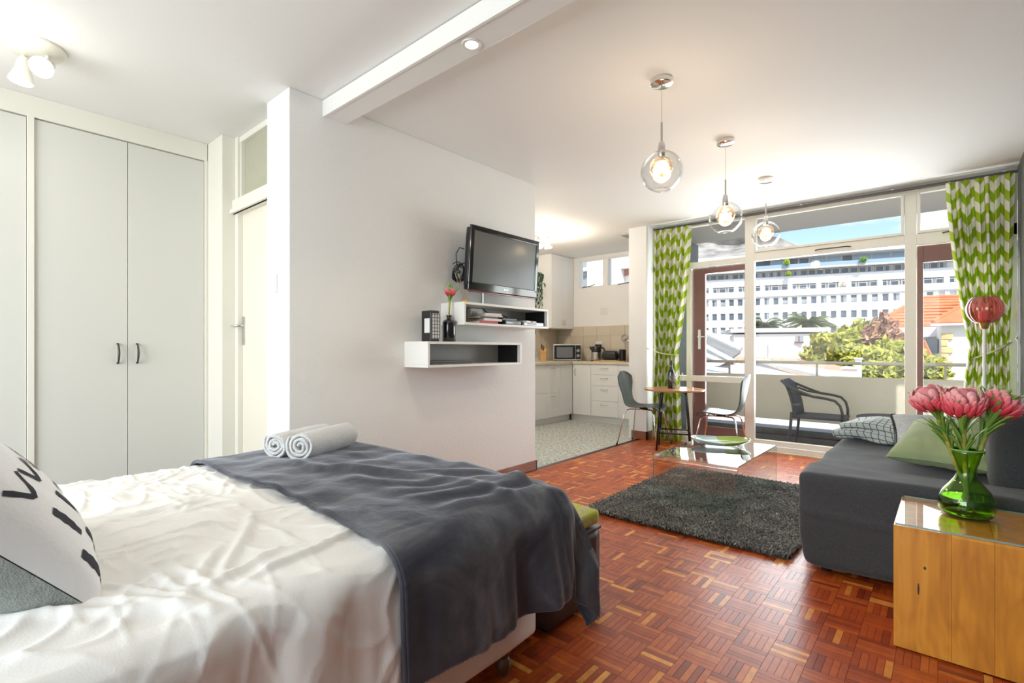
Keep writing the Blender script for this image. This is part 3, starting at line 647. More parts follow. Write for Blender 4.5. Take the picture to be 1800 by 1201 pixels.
def drape(a, b, top, lims, rad_, foldamp, seed, out=.02, stretch=1.0, wr=.006, foot=True):
    # cloth point for flat coordinates (a, b): over the top of the bed and down its sides
    x0, x1, y1 = lims
    ex = a-x1 if a > x1 else (a-x0 if a < x0 else 0); ey = b-y1 if (foot and b > y1) else 0
    cx, cy = min(max(a, x0), x1), min(b, y1) if foot else b
    e = math.hypot(ex, ey)
    z0 = top+puff(cx, cy)
    wz = wr*(nz(a*4.2, b*4.2, seed)+.6*nz(a*9, b*9, seed+3)) + wr*1.5*max(0, nz(a*2.2+b*1.1, b*2.6-a, seed+9))
    if e < 1e-6: return Vector((cx, cy, z0+wz))
    dx, dy = ex/e, ey/e
    r = rad_
    if e < r*PI/2:
        an = e/r; o_ = r*sin(an); dz = r*(1-cos(an))
    else:
        o_ = r; dz = r+(e-r*PI/2)
    s = (a*dy*-1+b*dx)+(abs(dx*dy)*.8)     # coordinate along the hem
    k = min(1, dz/.28)
    tt = (b if abs(dx) > abs(dy) else a)
    f = foldamp*k*(sin(tt*17+seed+2.5*nz(tt*2, seed))*.6+nz(tt*9, dz*1.3, seed+1)*1.1+.4*nz(tt*20, dz*2, seed))
    o2 = o_+out*k+f
    # corner: pleat
    c = abs(dx*dy)*2
    o2 += c*.06*k*(1+.3*sin(math.atan2(dy, dx)*10)) if foot and top > TOP+.005 else c*.03*k
    return Vector((cx+dx*o2, cy+dy*o2, z0-dz+wz*.5))
def creases(a, b):
    # sharp folded-linen creases that run toward the near side
    z = 0
    for (ca, cb, ang, ln, w, h) in CR:
        da, db = a-ca, b-cb; u = da*cos(ang)+db*sin(ang); v = -da*sin(ang)+db*cos(ang)
        v += .02*sin(u*9+ca*7)
        if 0 < u < ln: z += h*math.exp(-(v/w)**2)*min(1, u/.08)*min(1, (ln-u)/.12)
    return z
rc = random.Random(5)
CR = []
for i in range(60): CR.append((rc.uniform(-2.3, -1.1), rc.uniform(-.3, 1.0), rc.uniform(-.5, .9)+(PI if rc.random() < .3 else 0), rc.uniform(.12, .5), rc.uniform(.004, .010), rc.uniform(.002, .0065)))
for i in range(9): CR.append((-1.08+rc.uniform(-.06, .05), .38+rc.uniform(-.04, .04), PI/2*.0+rc.uniform(-1.5, 1.4)+PI, rc.uniform(.2, .5), rc.uniform(.008, .016), rc.uniform(.010, .018)))
def duvet_pt(a, b):
    if a > bx1: a = bx1+(a-bx1)*(1-.5*min(1, max(0, (b-.80)/.12)))
    p = drape(a, b, TOP, (bx0+.05, bx1-.03, by1-.02), .075, .020, 4, .012, wr=.009)
    c = creases(a, b)
    q_ = nz(a*3+b, b*3-a*.6, 8)
    c += .007*(1-abs(nz(a*7+q_*2, b*4+q_*3, 5)))**9+.005*(1-abs(nz(a*4+q_*3, b*10, 15)))**10-.003
    if a > bx1: p.x += c*.8+.012*max(0, sin((b+.1*sin((a-bx1)*9))*23))*min(1, (a-bx1)/.1)
    else: p.z += c
    return p
dv = MB().grid(lambda u, v: duvet_pt(-2.72+u*(1.72+.36), -.45+v*1.83), 330, 290).build('duvet', M['duvet'], smooth=180, solid=.008, thin_off=-1)
tag(dv, 'rumpled white cotton duvet covering the double bed and hanging over its near side', 'duvet')
# fleece throw over the foot
def throw_pt(a, b):
    w = .012*nz(a*3, 2.2)+.006*sin(a*7)
    p = drape(a, b+w*(1-min(1, max(0, (b-.74)/.2))), TOP+.012, (bx0+.05, bx1-.025, by1+.01), .095, .028, 11, .020, wr=.016)
    # long soft folds that fan toward the foot corner
    f = 0
    for (ca, ang, h, wd) in ((-1.30, 1.15, .018, .03), (-1.42, .95, .014, .03), (-1.6, .7, .012, .03), (-1.9, .5, .011, .025), (-1.15, 1.35, .013, .025), (-2.1, .25, .010, .03)):
        da, db = a-ca, b-.95; v = -da*sin(ang)+db*cos(ang)+.03*sin((da+db)*5); u = da*cos(ang)+db*sin(ang)
        if u > 0: f += h*math.exp(-(v/wd)**2)*min(1, u/.15)
    if a < bx1 and b < by1: p.z += f
    else: p.x += f*.7 if a > bx1 else 0; p.y += f*.7 if b > by1 else 0
    return p
TA0, TA1, TB0, TB1 = -2.70, bx1-.025+.385, .735, by1+.01+.37
def thr(u, v):
    a = TA0+(TA1-TA0)*u; b = TB0+(TB1-TB0)*v
    if a > bx1 and b > by1:      # corner falls deeper and points outwards
        pass
    return throw_pt(a, b)
tw = thing('fleece_throw', 'slate grey fleece throw with whip-stitched hem draped over foot of bed', 'throw')
MB().grid(thr, 230, 130).build('blanket', M['fleece'], tw, smooth=180, solid=.011, thin_off=1)
hem = [thr(u/200, 0) for u in range(201)]+[thr(1, v/130) for v in range(1, 131)]+[thr(1-u/100, 1) for u in range(1, 101)]
MB().tube([p+Vector((0, 0, .004)) for p in hem], .0075, 6).build('hem_stitching', M['fleece'], tw, smooth=180)
rs = []
for i in range(200, 330): 
    p = hem[i]; rs.append(p)
mb = MB()
for i in range(0, len(rs)-1, 2):
    p, q = rs[i], rs[i+1]; mb.tube([p+Vector((.008, .002, -.003)), p+Vector((.010, .003, .003)), q+Vector((.008, .002, .009))], .0014, 4)
mb.build('whip_stitch', M['fleece'], tw)

# rolled towels
def towel(label, c, ang, r, ln, seed, sq):
    t = thing('rolled_towel', label, 'towel', c, ang, 'rolled white towels on the grey throw')
    # spiral cross-section in local yz, axis along local x
    pts = []; turns = 3.1; N = 110
    for i in range(N+1):
        s = i/N; a = s*turns*2*PI; rr_ = r*(.16+.84*s)+.0045*nz(a*1.3, seed)
        pts.append((rr_*cos(a)*sq, rr_*sin(a)))
    base = -min(p[1] for p in pts)
    def fn(u, v):
        i = min(N, int(round(v*N))); y, z = pts[i]
        e = .010*nz(v*6, seed, u*2)
        bulge = 1-.05*(2*u-1)**4
        return Vector(((u-.5)*ln+e*(1 if u > .5 else -1), y*bulge, z*bulge+base+.004*nz(u*5, v*14, seed)))
    MB().grid(fn, 26, N).build('terry_roll', M['towel'], t, smooth=180, solid=.0125, thin_off=0)
    return t
towel('left rolled white terry towel of the pair on the grey throw', (-2.215, 1.10, TOP+.040), rad(115), .056, .32, 2, 1.12)
towel('right rolled white terry towel of the pair, nearer the foot of the bed', (-2.09, 1.15, TOP+.042), rad(115), .062, .33, 6, 1.08)

# patterned pillow
def cushion(t, W, H, T, mf, mbk, seed, names=('front_cover', 'back_cover'), pinch=.08, uv=1.0, wr=.006, n=46, power=.42):
    def side(sg):
        def fn(u, v):
            x, y = 2*u-1, 2*v-1
            d = max(0, (1-abs(x)**2.6))*max(0, (1-abs(y)**2.6))
            th = T/2*d**power
            px = x*W/2*(1-pinch*(1-abs(y)**2)*abs(x)); py = y*H/2*(1-pinch*(1-abs(x)**2)*abs(y))
            th += wr*d**.3*(nz(px*9, py*9, seed+sg)+.7*nz(px*22+py*8, py*9, seed))*min(1, d*4)
            e = .12*max(0, 1-d*3); th += wr*1.6*e*sin((x-y)*22)*min(1, d*8)
            return Vector((px, py, sg*max(th, .001)))
        return fn
    o1 = MB().grid(side(1), n, n, lambda u, v: ((u-.5)*W*uv+.37, (v-.5)*H*uv+.37, 0)).build(names[0], mf, t, smooth=180)
    o2 = MB().grid(side(-1), n, n, lambda u, v: ((u-.5)*W*uv+.37, (v-.5)*H*uv+.37, 0), flip=True).build(names[1], mbk, t, smooth=180)
    return o1, o2, side(1)
M['pillowwhite'] = mat('white_pillow_cotton', (.87, .87, .88), .7, bump=.1, bscale=120, sheen=.1)
M['pillowgrey'] = mat('grey_pillow_back', (.28, .30, .28), .8, bump=.4, bscale=260, var=.15, vscale=60)
M['ink'] = mat('black_brush_print', (.018, .018, .028), .75)
def lookrot(xa, za):
    xa = Vector(xa).normalized(); za = Vector(za); za = (za-xa*za.dot(xa)).normalized(); ya = za.cross(xa)
    return Matrix((xa, ya, za)).transposed().to_euler()
# corner (+x,-y) of the pillow is the lower tip that points to the camera's right
pil = thing('patterned_pillow', 'white pillow with black brush-stroke print and grey back, leaning on the duvet', 'pillow', (0, 0, 0))
PIL = dict(W=.62, H=.62, T=.26)
pf, pb, pside = cushion(pil, PIL['W'], PIL['H'], PIL['T'], M['pillowwhite'], M['pillowgrey'], 3, wr=.005)
mb = MB()
def stroke(pts, w):
    # brush stroke laid on the front surface, given in pillow coordinates -1..1
    n = 10; P = []
    for i in range(n+1):
        s = i/n*(len(pts)-1); k = min(int(s), len(pts)-2); f = s-k
        P.append((pts[k][0]+(pts[k+1][0]-pts[k][0])*f, pts[k][1]+(pts[k+1][1]-pts[k][1])*f))
    vs = []
    for i, (x, y) in enumerate(P):
        x2, y2 = P[min(i+1, n)]; x1, y1 = P[max(i-1, 0)]; l = math.hypot(x2-x1, y2-y1) or 1
        nx, ny = -(y2-y1)/l, (x2-x1)/l; ww = w*(.55+.45*sin(PI*(.15+.8*i/n))+.12*sin(i*2.1))
        for j in (-1, -.33, .33, 1):
            q = pside((x+nx*ww*j+1)/2, (y+ny*ww*j+1)/2); vs.append(q+Vector((0, 0, .0016)))
    mb.add(vs, [(i*4+j, i*4+j+1, (i+1)*4+j+1, (i+1)*4+j) for i in range(n) for j in range(3)])
rq = random.Random(9)
for r_, y in enumerate((.78, .45, .12, -.22, -.55, -.84)):
    for c_ in range(7):
        x = .82-c_*.27+.06*sin(r_*2.1)
        if r_ < 4: stroke([(x-.10, y+.09), (x+.0, y-.07+rq.uniform(-.01, .01)), (x+.05, y-.03), (x+.13, y+.10)], .020)
        else: stroke([(x-.03+rq.uniform(-.02, .02), y+.13), (x, y), (x+.02, y-.12)], .034)
mb.build('brush_print', M['ink'], pil)

# storage ottoman at the foot
ot = thing('storage_ottoman', 'dark brown leatherette storage bench with lime printed lid at foot of bed', 'bench', (-1.74, 1.725, 0))
MB().softbox((0, 0, .17), (1.20, .39, .30), .018, 8).build('body', M['leather'], ot, smooth=180, weld=True)
MB().softbox((0, 0, .325), (1.204, .394, .02), .008, 6).build('rim', M['leather'], ot, smooth=180, weld=True)
MB().softbox((0, 0, .372), (1.20, .39, .072), .028, 14, lambda p: p+Vector((0, 0, .012*(1-(p.x/.62)**2)*(1-(p.y/.21)**2) if p.z > 0 else 0))).build('lid_cushion', M['ottoman'], ot, smooth=180, weld=True)
for x in (-.55, .55):
    for y in (-.14, .14): MB().lathe([(0, 0), (.02, 0), (.024, .025)], 10, (x, y, 0)).build('foot', M['black'], ot)

# ================================================================ TV WALL
WX = -2.84
def floating_shelf(label, y0, y1, z0, z1, dx=.25):
    t = thing('floating_shelf', label, 'shelf', (WX, (y0+y1)/2, z0), 0, None)
    h = (y1-y0)/2; H = z1-z0; e = .018
    MB().box(0, dx, -h, h, H-e, H).build('top_board', M['white'], t, bevel=.0015)
    MB().box(0, dx, -h, h, 0, e).build('bottom_board', M['white'], t, bevel=.0015)
    MB().box(0, dx, -h, -h+e, e, H-e).build('side_board', M['white'], t, bevel=.0015)
    MB().box(0, dx, h-e, h, e, H-e).build('side_board', M['white'], t, bevel=.0015)
    MB().box(0, .012, -h+e, h-e, e, H-e).build('back_panel', M['shelfback'], t)
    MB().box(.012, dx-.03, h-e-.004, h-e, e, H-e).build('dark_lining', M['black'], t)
    return t
M['shelfback'] = mat('grey_shelf_interior', (.45, .45, .43), .5)
floating_shelf('upper white floating box shelf below the television', 2.485, 3.485, 1.275, 1.44)
floating_shelf('lower white floating box shelf, set nearer the bedroom than the other', 2.153, 3.124, .976, 1.152)
tv = thing('television', 'black flat television on wall bracket with dark red lower edge', 'television', (0, 0, 0))
tvm = Matrix.Translation((-2.64, 2.985, 1.77)) @ Matrix.Rotation(rad(0), 4, 'Z') @ Matrix.Rotation(rad(4), 4, 'Y')
tv.matrix_world = tvm
W2, H2 = .405, .245
def fr_box(name, m, x0, x1, y0, y1, z0, z1, par, bevel=.004): return MB().box(x0, x1, y0, y1, z0, z1).build(name, m, par, bevel=bevel)
MB().softbox((-.035, 0, 0), (.06, 2*W2-.02, 2*H2-.02), .02, 6).build('rear_housing', M['black'], tv, smooth=180, weld=True)
bz = MB().box(-.008, .012, -W2, W2, H2-.038, H2).box(-.008, .012, -W2, W2, -H2+.01, -H2+.075).box(-.008, .012, -W2, -W2+.04, -H2+.05, H2-.03).box(-.008, .012, W2-.04, W2, -H2+.05, H2-.03)
bz.build('bezel', M['blackgl'], tv, bevel=.006)
MB().box(-.006, .006, -W2+.035, W2-.035, -H2+.07, H2-.034).build('screen', M['screen'], tv)
MB().box(-.008, .011, -W2+.01, W2-.01, -H2-.002, -H2+.010).build('red_lower_edge', mat('dark_red_trim', (.22, .01, .02), .2, coat=.5), tv, bevel=.003)
text('LG', .022, (.0128, .02, -H2+.045), (PI/2, 0, PI/2), M['steel'], tv, 'logo')
MB().lathe([(0, 0), (.007, 0), (.007, .001), (0, .001)], 14, (0, 0, 0), Matrix.Translation((.0122, -.008, -H2+.045)) @ Matrix.Rotation(PI/2, 4, 'Y')).build('logo_disc', M['steel'], tv)
br = tag(MB().box(WX, WX+.02, 2.80, 3.17, 1.62, 2.03).box(WX+.02, -2.72, 2.95, 3.02, 1.7, 1.85).build('wall_bracket', M['steel'], bevel=.002), 'grey metal wall bracket behind the black television', 'bracket')
cb = thing('cable_bundle', 'tangle of black cables hanging at the left side of the television', 'cable', (-2.77, 2.60, 1.66))
rk = random.Random(4)
for k in range(9):
    c0 = Vector((rk.uniform(-.02, .03), rk.uniform(-.02, .02), rk.uniform(-.03, .03))); r0 = rk.uniform(.028, .06); ph = rk.uniform(0, 6)
    P = [c0+Vector((.02*sin(a*1.3+ph), r0*.8*cos(a+ph), r0*1.2*sin(a+ph)+.0)) for a in [i*2*PI*.85/22 for i in range(23)]]
    MB().tube(P, .0035, 6).build('cable_loop', M['black'], cb, smooth=180)
MB().tube([(.0, 0, .03), (.01, -.03, .08), (.01, -.035, .15), (.02, -.01, .2), (.04, .02, .19)], .004, 6).build('cable_loop', M['black'], cb, smooth=180)
tag(MB().tube([(WX+.008, 2.93, 1.60), (WX+.008, 2.93, 1.45)], .007, 8).build('cable_conduit', M['steel']), 'short grey cable conduit between television and upper shelf', 'conduit')

# on the shelves
ZU, ZUi, ZL, ZLi = 1.441, 1.2935, 1.1525, .9945
lan = thing('led_lantern', 'black upright LED lantern with white gridded panel on the lower shelf', 'lantern', (-2.72, 2.285, ZL))
MB().box(-.05, .05, -.040, .040, 0, .215).build('case', M['black'], lan, bevel=.006)
MB().box(-.015, .040, -.0425, -.04, .06, .16).build('label_plate', M['socket'], lan, bevel=.001)
g = MB().box(.050, .053, -.030, .036, .02, .195).build('light_panel', M['socket'], lan)
for k in range(8): MB().box(.053, .0555, -.030, .036, .022+k*.0235, .0255+k*.0235).build('grid_bar', M['black'], lan)
for k in range(4): MB().box(.053, .0555, -.0310+k*.0215, -.0280+k*.0215, .02, .195).build('grid_bar', M['black'], lan)

def protea(name, label, base, ctrl, head, axis, R_, seed, group=None, nrings=6, stemr=.006, leaves=22, leaflen=1.0):
    rr = random.Random(seed)
    t = thing(name, label, 'flower', base, 0, group)
    b = Vector(base); h = Vector(head)-b; c = Vector(ctrl)-b; ax = Vector(axis).normalized()
    P = [(1-s)**2*Vector((0, 0, 0))+2*s*(1-s)*c+s*s*h for s in [i/14 for i in range(15)]]
    MB().tube(P, [stemr*(.8+.5*i/14) for i in range(15)], 10).build('stem', M['stem'], t, smooth=180)
    q = Vector((0, 0, 1)).rotation_difference(ax).to_matrix().to_4x4(); q.translation = h
    # inner cone
    MB().lathe([(0, .0), (.5*R_, .12*R_), (.85*R_, .6*R_), (.85*R_, 1.1*R_), (.5*R_, 1.6*R_), (0, 1.75*R_)], 16, (0, 0, 0), q).build('flower_core', M['petalc'], t, smooth=180)
    protos = {}
    nr = nrings+1
    for ring in range(nr):
        f = ring/(nr-1); n = (11, 13, 14, 14, 12, 9, 6, 5)[min(ring, 7)]
        z0 = R_*(.02+1.12*f); L_ = R_*(.80-.16*f)
        env = lambda z: R_*1.0*max(.03, 1-((z/R_-.82)/1.06)**2)**.5 if z/R_ < 1.86 else .03*R_
        for k in range(n):
            a = 2*PI*(k+.5*(ring % 2))/n+rr.uniform(-.06, .06)
            key = (ring, k % 2)
            if key not in protos:
                mb = MB(); tn = .10+.62*f; nu, nv = 4, 7; vs = []; fs = []; tones = []
                wdt = 2*PI*env(z0+L_*.5)/n*.80
                for j in range(nv+1):
                    v = j/nv; w = wdt*(.6+.8*v-.35*v*v)*max(0, 1-v**3.6)**.5 if v < 1 else .0008
                    z = z0+L_*v*(1-.10*f); rrv = env(z)*(.97-.04*f)+R_*(.09+.13*v**3+.05*(k % 2))*min(1, v*3)-.05*R_*(1-min(1, v*3))
                    for i in range(nu+1):
                        u = (i/nu-.5)*2; ang = u*w/2/max(rrv, .12*R_)
                        rq2 = rrv-.05*R_*u*u*(1 if v > .2 else 0)+.02*R_*(1-u*u)
                        vs.append((rq2*cos(ang), rq2*sin(ang), z)); tones.append(min(1, max(0, tn+.34*v**2+.22*abs(u)**2-.08)))
                for j in range(nv):
                    for i in range(nu): fs.append((j*(nu+1)+i, j*(nu+1)+i+1, (j+1)*(nu+1)+i+1, (j+1)*(nu+1)+i))
                mb.add(vs, fs); mb.tone = tones
                o = mb.build('petal', M['petal'], t, smooth=180, solid=.0014); protos[key] = o
            else:
                o = protos[key].copy(); COL.objects.link(o); o.parent = t
            o.matrix_local = q @ Matrix.Rotation(a, 4, 'Z') @ Matrix.Rotation(rr.uniform(-.03, .05), 4, 'Y')
    # leaves below the head
    lp = {}
    for k in range(leaves):
        s = rr.uniform(.0, 1); key = k % 4
        if key not in lp:
            mb = MB(); Lf = R_*rr.uniform(1.5, 2.1)*leaflen; w = R_*rr.uniform(.10, .15); vs = []; tn = []
            for j in range(8):
                v = j/7; ww = w*(.45+1.1*v)*max(0, 1-v**2.6)**.55
                for i in (-1, 0, 1): vs.append((.10*Lf*v+ .30*Lf*v*v*(1-.35*v), i*ww, Lf*(v-.22*v**3)-(.0 if i else .05*w))); tn.append(.25+.4*v+.2*abs(i))
            fs = [(j*3+i, j*3+i+1, (j+1)*3+i+1, (j+1)*3+i) for j in range(7) for i in range(2)]
            mb.add(vs, fs); mb.tone = tn; o = mb.build('leaf', M['leaf'], t, smooth=180, solid=.001); lp[key] = o
        else: o = lp[key].copy(); COL.objects.link(o); o.parent = t
        idx = 14-int(s*s*5.5); p = P[idx]
        m = Vector((0, 0, 1)).rotation_difference((P[14]-P[11]).normalized()*.6+ax*.4).to_matrix().to_4x4(); m.translation = p-ax*.62*R_
        o.matrix_local = m @ Matrix.Rotation(k*2.4+rr.uniform(-.3, .3), 4, 'Z') @ Matrix.Rotation(rad(rr.uniform(-16, 16)), 4, 'Y')
    return t
M['petalc'] = mat('protea_core', (.75, .25, .28), .7)
bv = thing('black_vase', 'gloss black bottle-shaped vase on the lower floating shelf', 'vase', (-2.70, 2.44, ZL))
s_caps[0] = False
MB().lathe([(0, 0), (.044, 0), (.047, .004), (.047, .135), (.043, .15), (.022, .160), (.016, .166), (.016, .182), (.021, .184), (.021, .190), (.013, .190), (.012, .16)], 32).build('vase_body', M['blackgl'], bv, smooth=50)
s_caps[0] = True
protea('protea_flower', 'single red protea standing in the black vase on the shelf', (-2.70, 2.44, ZL+.17), (-2.70, 2.44, ZL+.24), (-2.70, 2.45, ZL+.33), (.03, .04, 1), .034, 8, nrings=5, stemr=.006, leaves=34, leaflen=2.3)
rd = thing('reed_diffuser', 'glass reed diffuser with amber oil on the upper shelf beside television', 'diffuser', (-2.72, 2.615, ZU))
s_caps[0] = False
MB().lathe([(0, 0), (.034, 0), (.036, .006), (.030, .03), (.014, .052), (.012, .075), (.015, .08)], 24).build('bottle', M['clearglass'], rd, smooth=50)
s_caps[0] = True
MB().lathe([(0, .003), (.031, .004), (.031, .012), (.026, .028), (0, .028)], 20).build('oil', M['honey'], rd, smooth=50)
for k, (dx, dy) in enumerate(((-.02, -.085), (.0, -.06), (.01, .02), (.02, .05), (-.03, .03))): MB().tube([(0, 0, .01), (dx, dy, .225-.01*k)], .0018, 5).build('reed', M['bamboo'], rd)

def book(name, label, c, d, col, rotz=0, group='books and cases in the upper shelf', cat='book', pages=(.8, .78, .7)):
    t = thing(name, label, cat, c, rotz, group); w, l, h = d; e = min(.0025, h*.15)
    mcol = mat('cover', col, .5)
    mb = MB().box(-w/2, w/2, -l/2, l/2, 0, e).box(-w/2, w/2, -l/2, l/2, h-e, h).box(w/2-e, w/2, -l/2, l/2, e, h-e)
    mb.build('cover', mcol, t); MB().box(-w/2+.003, w/2-e, -l/2+.003, l/2-.003, e, h-e).build('pages', mat('pages', pages, .8), t)
    return t
z = ZUi
for lab, col, h, dy, l in (('red book at the bottom of the pile in the upper shelf', (.42, .04, .03), .022, -.035, .20), ('white-spined book second from the bottom of the pile in the upper shelf', (.75, .72, .7), .018, .04, .20), ('black book in the middle of the pile in the upper shelf', (.03, .03, .03), .014, -.03, .19), ('pale pink book near the top of the pile in the upper shelf', (.72, .5, .48), .013, .05, .2), ('cream book on top of the pile in the upper shelf', (.76, .74, .66), .013, .05, .18)):
    book('book', lab, (-2.69, 2.79+dy*.6, z), (.15, l, h), col, group='books piled in the upper shelf'); z += h
wb_ = thing('junction_box', 'white adapter box standing at the back of the upper shelf', 'adapter', (-2.795, 2.80, ZUi)); MB().box(-.02, .02, -.07, .07, 0, .125).build('case', M['socket'], wb_, bevel=.003); MB().box(.02, .022, -.05, .0, .07, .1).build('inlet', M['shelfback'], wb_)
cbl = tag(MB().tube([(-2.78, 2.86, 1.425), (-2.76, 2.90, 1.39), (-2.74, 2.95, 1.38), (-2.74, 3.03, 1.385), (-2.72, 3.09, 1.36), (-2.70, 3.10, 1.335)], .004, 7).build('power_cable', M['black'], smooth=180), 'thin black cable curling behind the books in the upper shelf', 'cable')
st = thing('set_top_box', 'low black set-top box in the upper shelf right of the books', 'set-top box', (-2.71, 3.07, ZUi)); MB().box(-.09, .09, -.11, .11, 0, .035).build('case', M['black'], st, bevel=.004); MB().box(.0905, .092, -.10, .10, .01, .024).build('front_panel', M['blackgl'], st)
rm = thing('router', 'small black box stacked on the set-top box', 'router', (-2.73, 3.07, ZUi+.0355)); MB().box(-.06, .06, -.09, .09, 0, .022).build('case', M['black'], rm, bevel=.004); MB().box(.0605, .062, -.05, .05, .006, .012).build('indicator_strip', M['shelfback'], rm)
dvd = thing('disc_player', 'flat silver disc player at the right end of the upper shelf', 'player', (-2.70, 3.30, ZUi)); MB().box(-.10, .10, -.13, .13, 0, .028).build('case', mat('silver_plastic', (.45, .45, .46), .35, .3), dvd, bevel=.003); MB().box(.1, .102, -.09, .03, .012, .020).build('disc_slot', M['black'], dvd)
cs = thing('dvd_case', 'thin white and red case lying on the silver player', 'case', (-2.66, 3.27, ZUi+.0285), .2); MB().box(-.04, .05, -.09, .09, 0, .012).build('case', M['socket'], cs, bevel=.002); MB().box(.05, .0515, -.02, .03, .001, .010).build('red_spine', mat('red_label', (.5, .05, .05), .5), cs)
lp_ = thing('closed_laptop', 'thin dark grey closed device lying in the lower shelf', 'laptop', (-2.695, 2.405, ZLi)); MB().box(-.10, .10, -.225, .165, 0, .013).build('base', mat('dark_grey_metal', (.08, .085, .09), .4, .4), lp_, bevel=.003); MB().box(-.10, .10, -.225, .165, .014, .024).build('lid', mat('dark_grey_lid', (.10, .105, .11), .4, .4), lp_, bevel=.003)
def place(o, origin, X, Y):
    X = Vector(X).normalized(); Y = Vector(Y); Y = (Y-X*Y.dot(X)).normalized(); Zv = X.cross(Y)
    m = Matrix((X, Y, Zv)).transposed().to_4x4(); m.translation = Vector(origin); o.matrix_world = m; return m
def corner_place(o, tip, X, Y, cx, cy):
    m = place(o, (0, 0, 0), X, Y); p = m @ Vector((cx, cy, 0)); m.translation = Vector(tip)-p; o.matrix_world = m
corner_place(pil, (-1.235, .215, .592), (-1, -.03, 0), (.05, -.67, .74), -.31, -.31)
# ================================================================ RUG, COFFEE TABLE
rg = thing('shaggy_rug', 'dark grey shaggy rug lying on the parquet under the glass coffee table', 'rug', (-1.235, 3.69, 0))
MB().softbox((0, 0, .006), (1.21, 1.55, .012), .005, 4).build('backing', mat('rug_backing', (.05, .05, .048), .9), rg)
rr = random.Random(2); mb = MB(); vs = []; fs = []; tn = []
for i in range(52000):
    x = rr.uniform(-.615, .615); y = rr.uniform(-.785, .785); a = rr.gauss(.6+2.2*nz(x*2.2, y*2.2), 1.1); L_ = rr.uniform(.022, .045); w = .0032; b = len(vs)
    dx, dy = cos(a), sin(a); h = rr.uniform(.012, .030); t_ = min(1, max(0, rr.gauss(.42, .2)+.35*nz(x*6, y*6, 4)))
    vs += [(x-dy*w, y+dx*w, .008), (x+dy*w, y-dx*w, .008), (x+dx*L_*.5+dy*w*1.4, y+dy*L_*.5-dx*w*1.4, .010+h), (x+dx*L_*.5-dy*w*1.4, y+dy*L_*.5+dx*w*1.4, .010+h), (x+dx*L_, y+dy*L_, .010+h*.6)]
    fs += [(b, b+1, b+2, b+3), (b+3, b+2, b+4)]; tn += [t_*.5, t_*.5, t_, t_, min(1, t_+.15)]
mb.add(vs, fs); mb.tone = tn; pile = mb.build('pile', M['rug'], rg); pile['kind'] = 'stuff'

ct = thing('coffee_table', 'clear bent-glass waterfall coffee table standing on the grey rug', 'coffee table', (-1.285, 3.84, .028))
hw, hl, Ht, th, rb = .285, .49, .325, .012, .035
prof = [(-hl, 0), (-hl, Ht-rb)]+[(-hl+rb-rb*cos(a), Ht-rb+rb*sin(a)) for a in [i*PI/2/8 for i in range(1, 9)]]+[(hl-rb+rb*sin(a), Ht-rb+rb*cos(a)) for a in [i*PI/2/8 for i in range(0, 9)]]+[(hl, 0)]
def band(i0, i1, nm):
    P = prof[i0:i1+1]; n = len(P); vs = []; fs = []
    for k, (y, z) in enumerate(P):
        j = i0+k; y0, z0 = prof[max(j-1, 0)]; y1, z1 = prof[min(j+1, len(prof)-1)]; l = math.hypot(y1-y0, z1-z0); ny, nz_ = (z1-z0)/l, -(y1-y0)/l
        for x in (-hw, hw): vs += [(x, y, z), (x, y+ny*th, z+nz_*th)]
    for k in range(n-1):
        a = k*4; b = a+4; fs += [(a, a+2, b+2, b), (a+1, b+1, b+3, a+3)]
    o = MB().add(vs, fs).build(nm, M['tglass'], ct, smooth=40)
    ve = []; fe = []
    for s_, x in ((0, -hw), (1, hw)):
        base = len(ve)
        for k in range(n): 
            v0 = Vector(vs[k*4+s_*2]); v1 = Vector(vs[k*4+s_*2+1]); ve += [v0, v1]
        for k in range(n-1): a = base+k*2; fe.append((a, a+1, a+3, a+2))
    MB().add(ve, fe).build('polished_edge', M['edgeglass'], o)
    return o
band(1, 18, 'glass_top'); band(0, 1, 'glass_leg'); band(18, 19, 'glass_leg')

# tray on the coffee table
tr = thing('serving_tray', 'oval glossy pale blue and lime tray with cut-out handles on the coffee table', 'tray', (-1.33, 4.03, .028+.325+.0125), rad(28))
def trf(u, v):
    a = 2*PI*u; r = v; x = .215*cos(a); y = .155*sin(a); f = (.80+.20*v)
    rim = max(0, (v-.72)/.28)
    return Vector((x*min(1, v*1.12)*(.95+.05*rim), y*min(1, v*1.12)*(.95+.05*rim), .004+.042*rim**.8*(.6+.4*abs(cos(a)))))
def tray_mat():
    m, t, b = nodes('tray_gloss_two_tone'); N = t.nodes.new; K = t.links.new
    tc = N('ShaderNodeTexCoord'); sp = N('ShaderNodeSeparateXYZ'); K(tc.outputs['Object'], sp.inputs[0]); gt = N('ShaderNodeMath'); gt.operation = 'GREATER_THAN'; gt.inputs[1].default_value = .035
    n = N('ShaderNodeTexNoise'); n.inputs['Scale'].default_value = 9; ad = N('ShaderNodeMath'); ad.operation = 'MULTIPLY_ADD'; ad.inputs[1].default_value = .10; K(tc.outputs['Object'], n.inputs['Vector']); K(n.outputs['Fac'], ad.inputs[0]); K(sp.outputs['X'], ad.inputs[2]); ad2 = N('ShaderNodeMath'); ad2.operation = 'SUBTRACT'; ad2.inputs[1].default_value = .02; K(ad.outputs[0], ad2.inputs[0]); K(ad2.outputs[0], gt.inputs[0])
    mxn = N('ShaderNodeMix'); mxn.data_type = 'RGBA'; mxn.inputs['A'].default_value = (.46, .60, .60, 1); mxn.inputs['B'].default_value = (.34, .46, .08, 1); K(gt.outputs[0], mxn.inputs['Factor']); K(mxn.outputs['Result'], b.inputs['Base Color'])
    b.inputs['Roughness'].default_value = .15; b.inputs['Coat Weight'].default_value = .5; return m
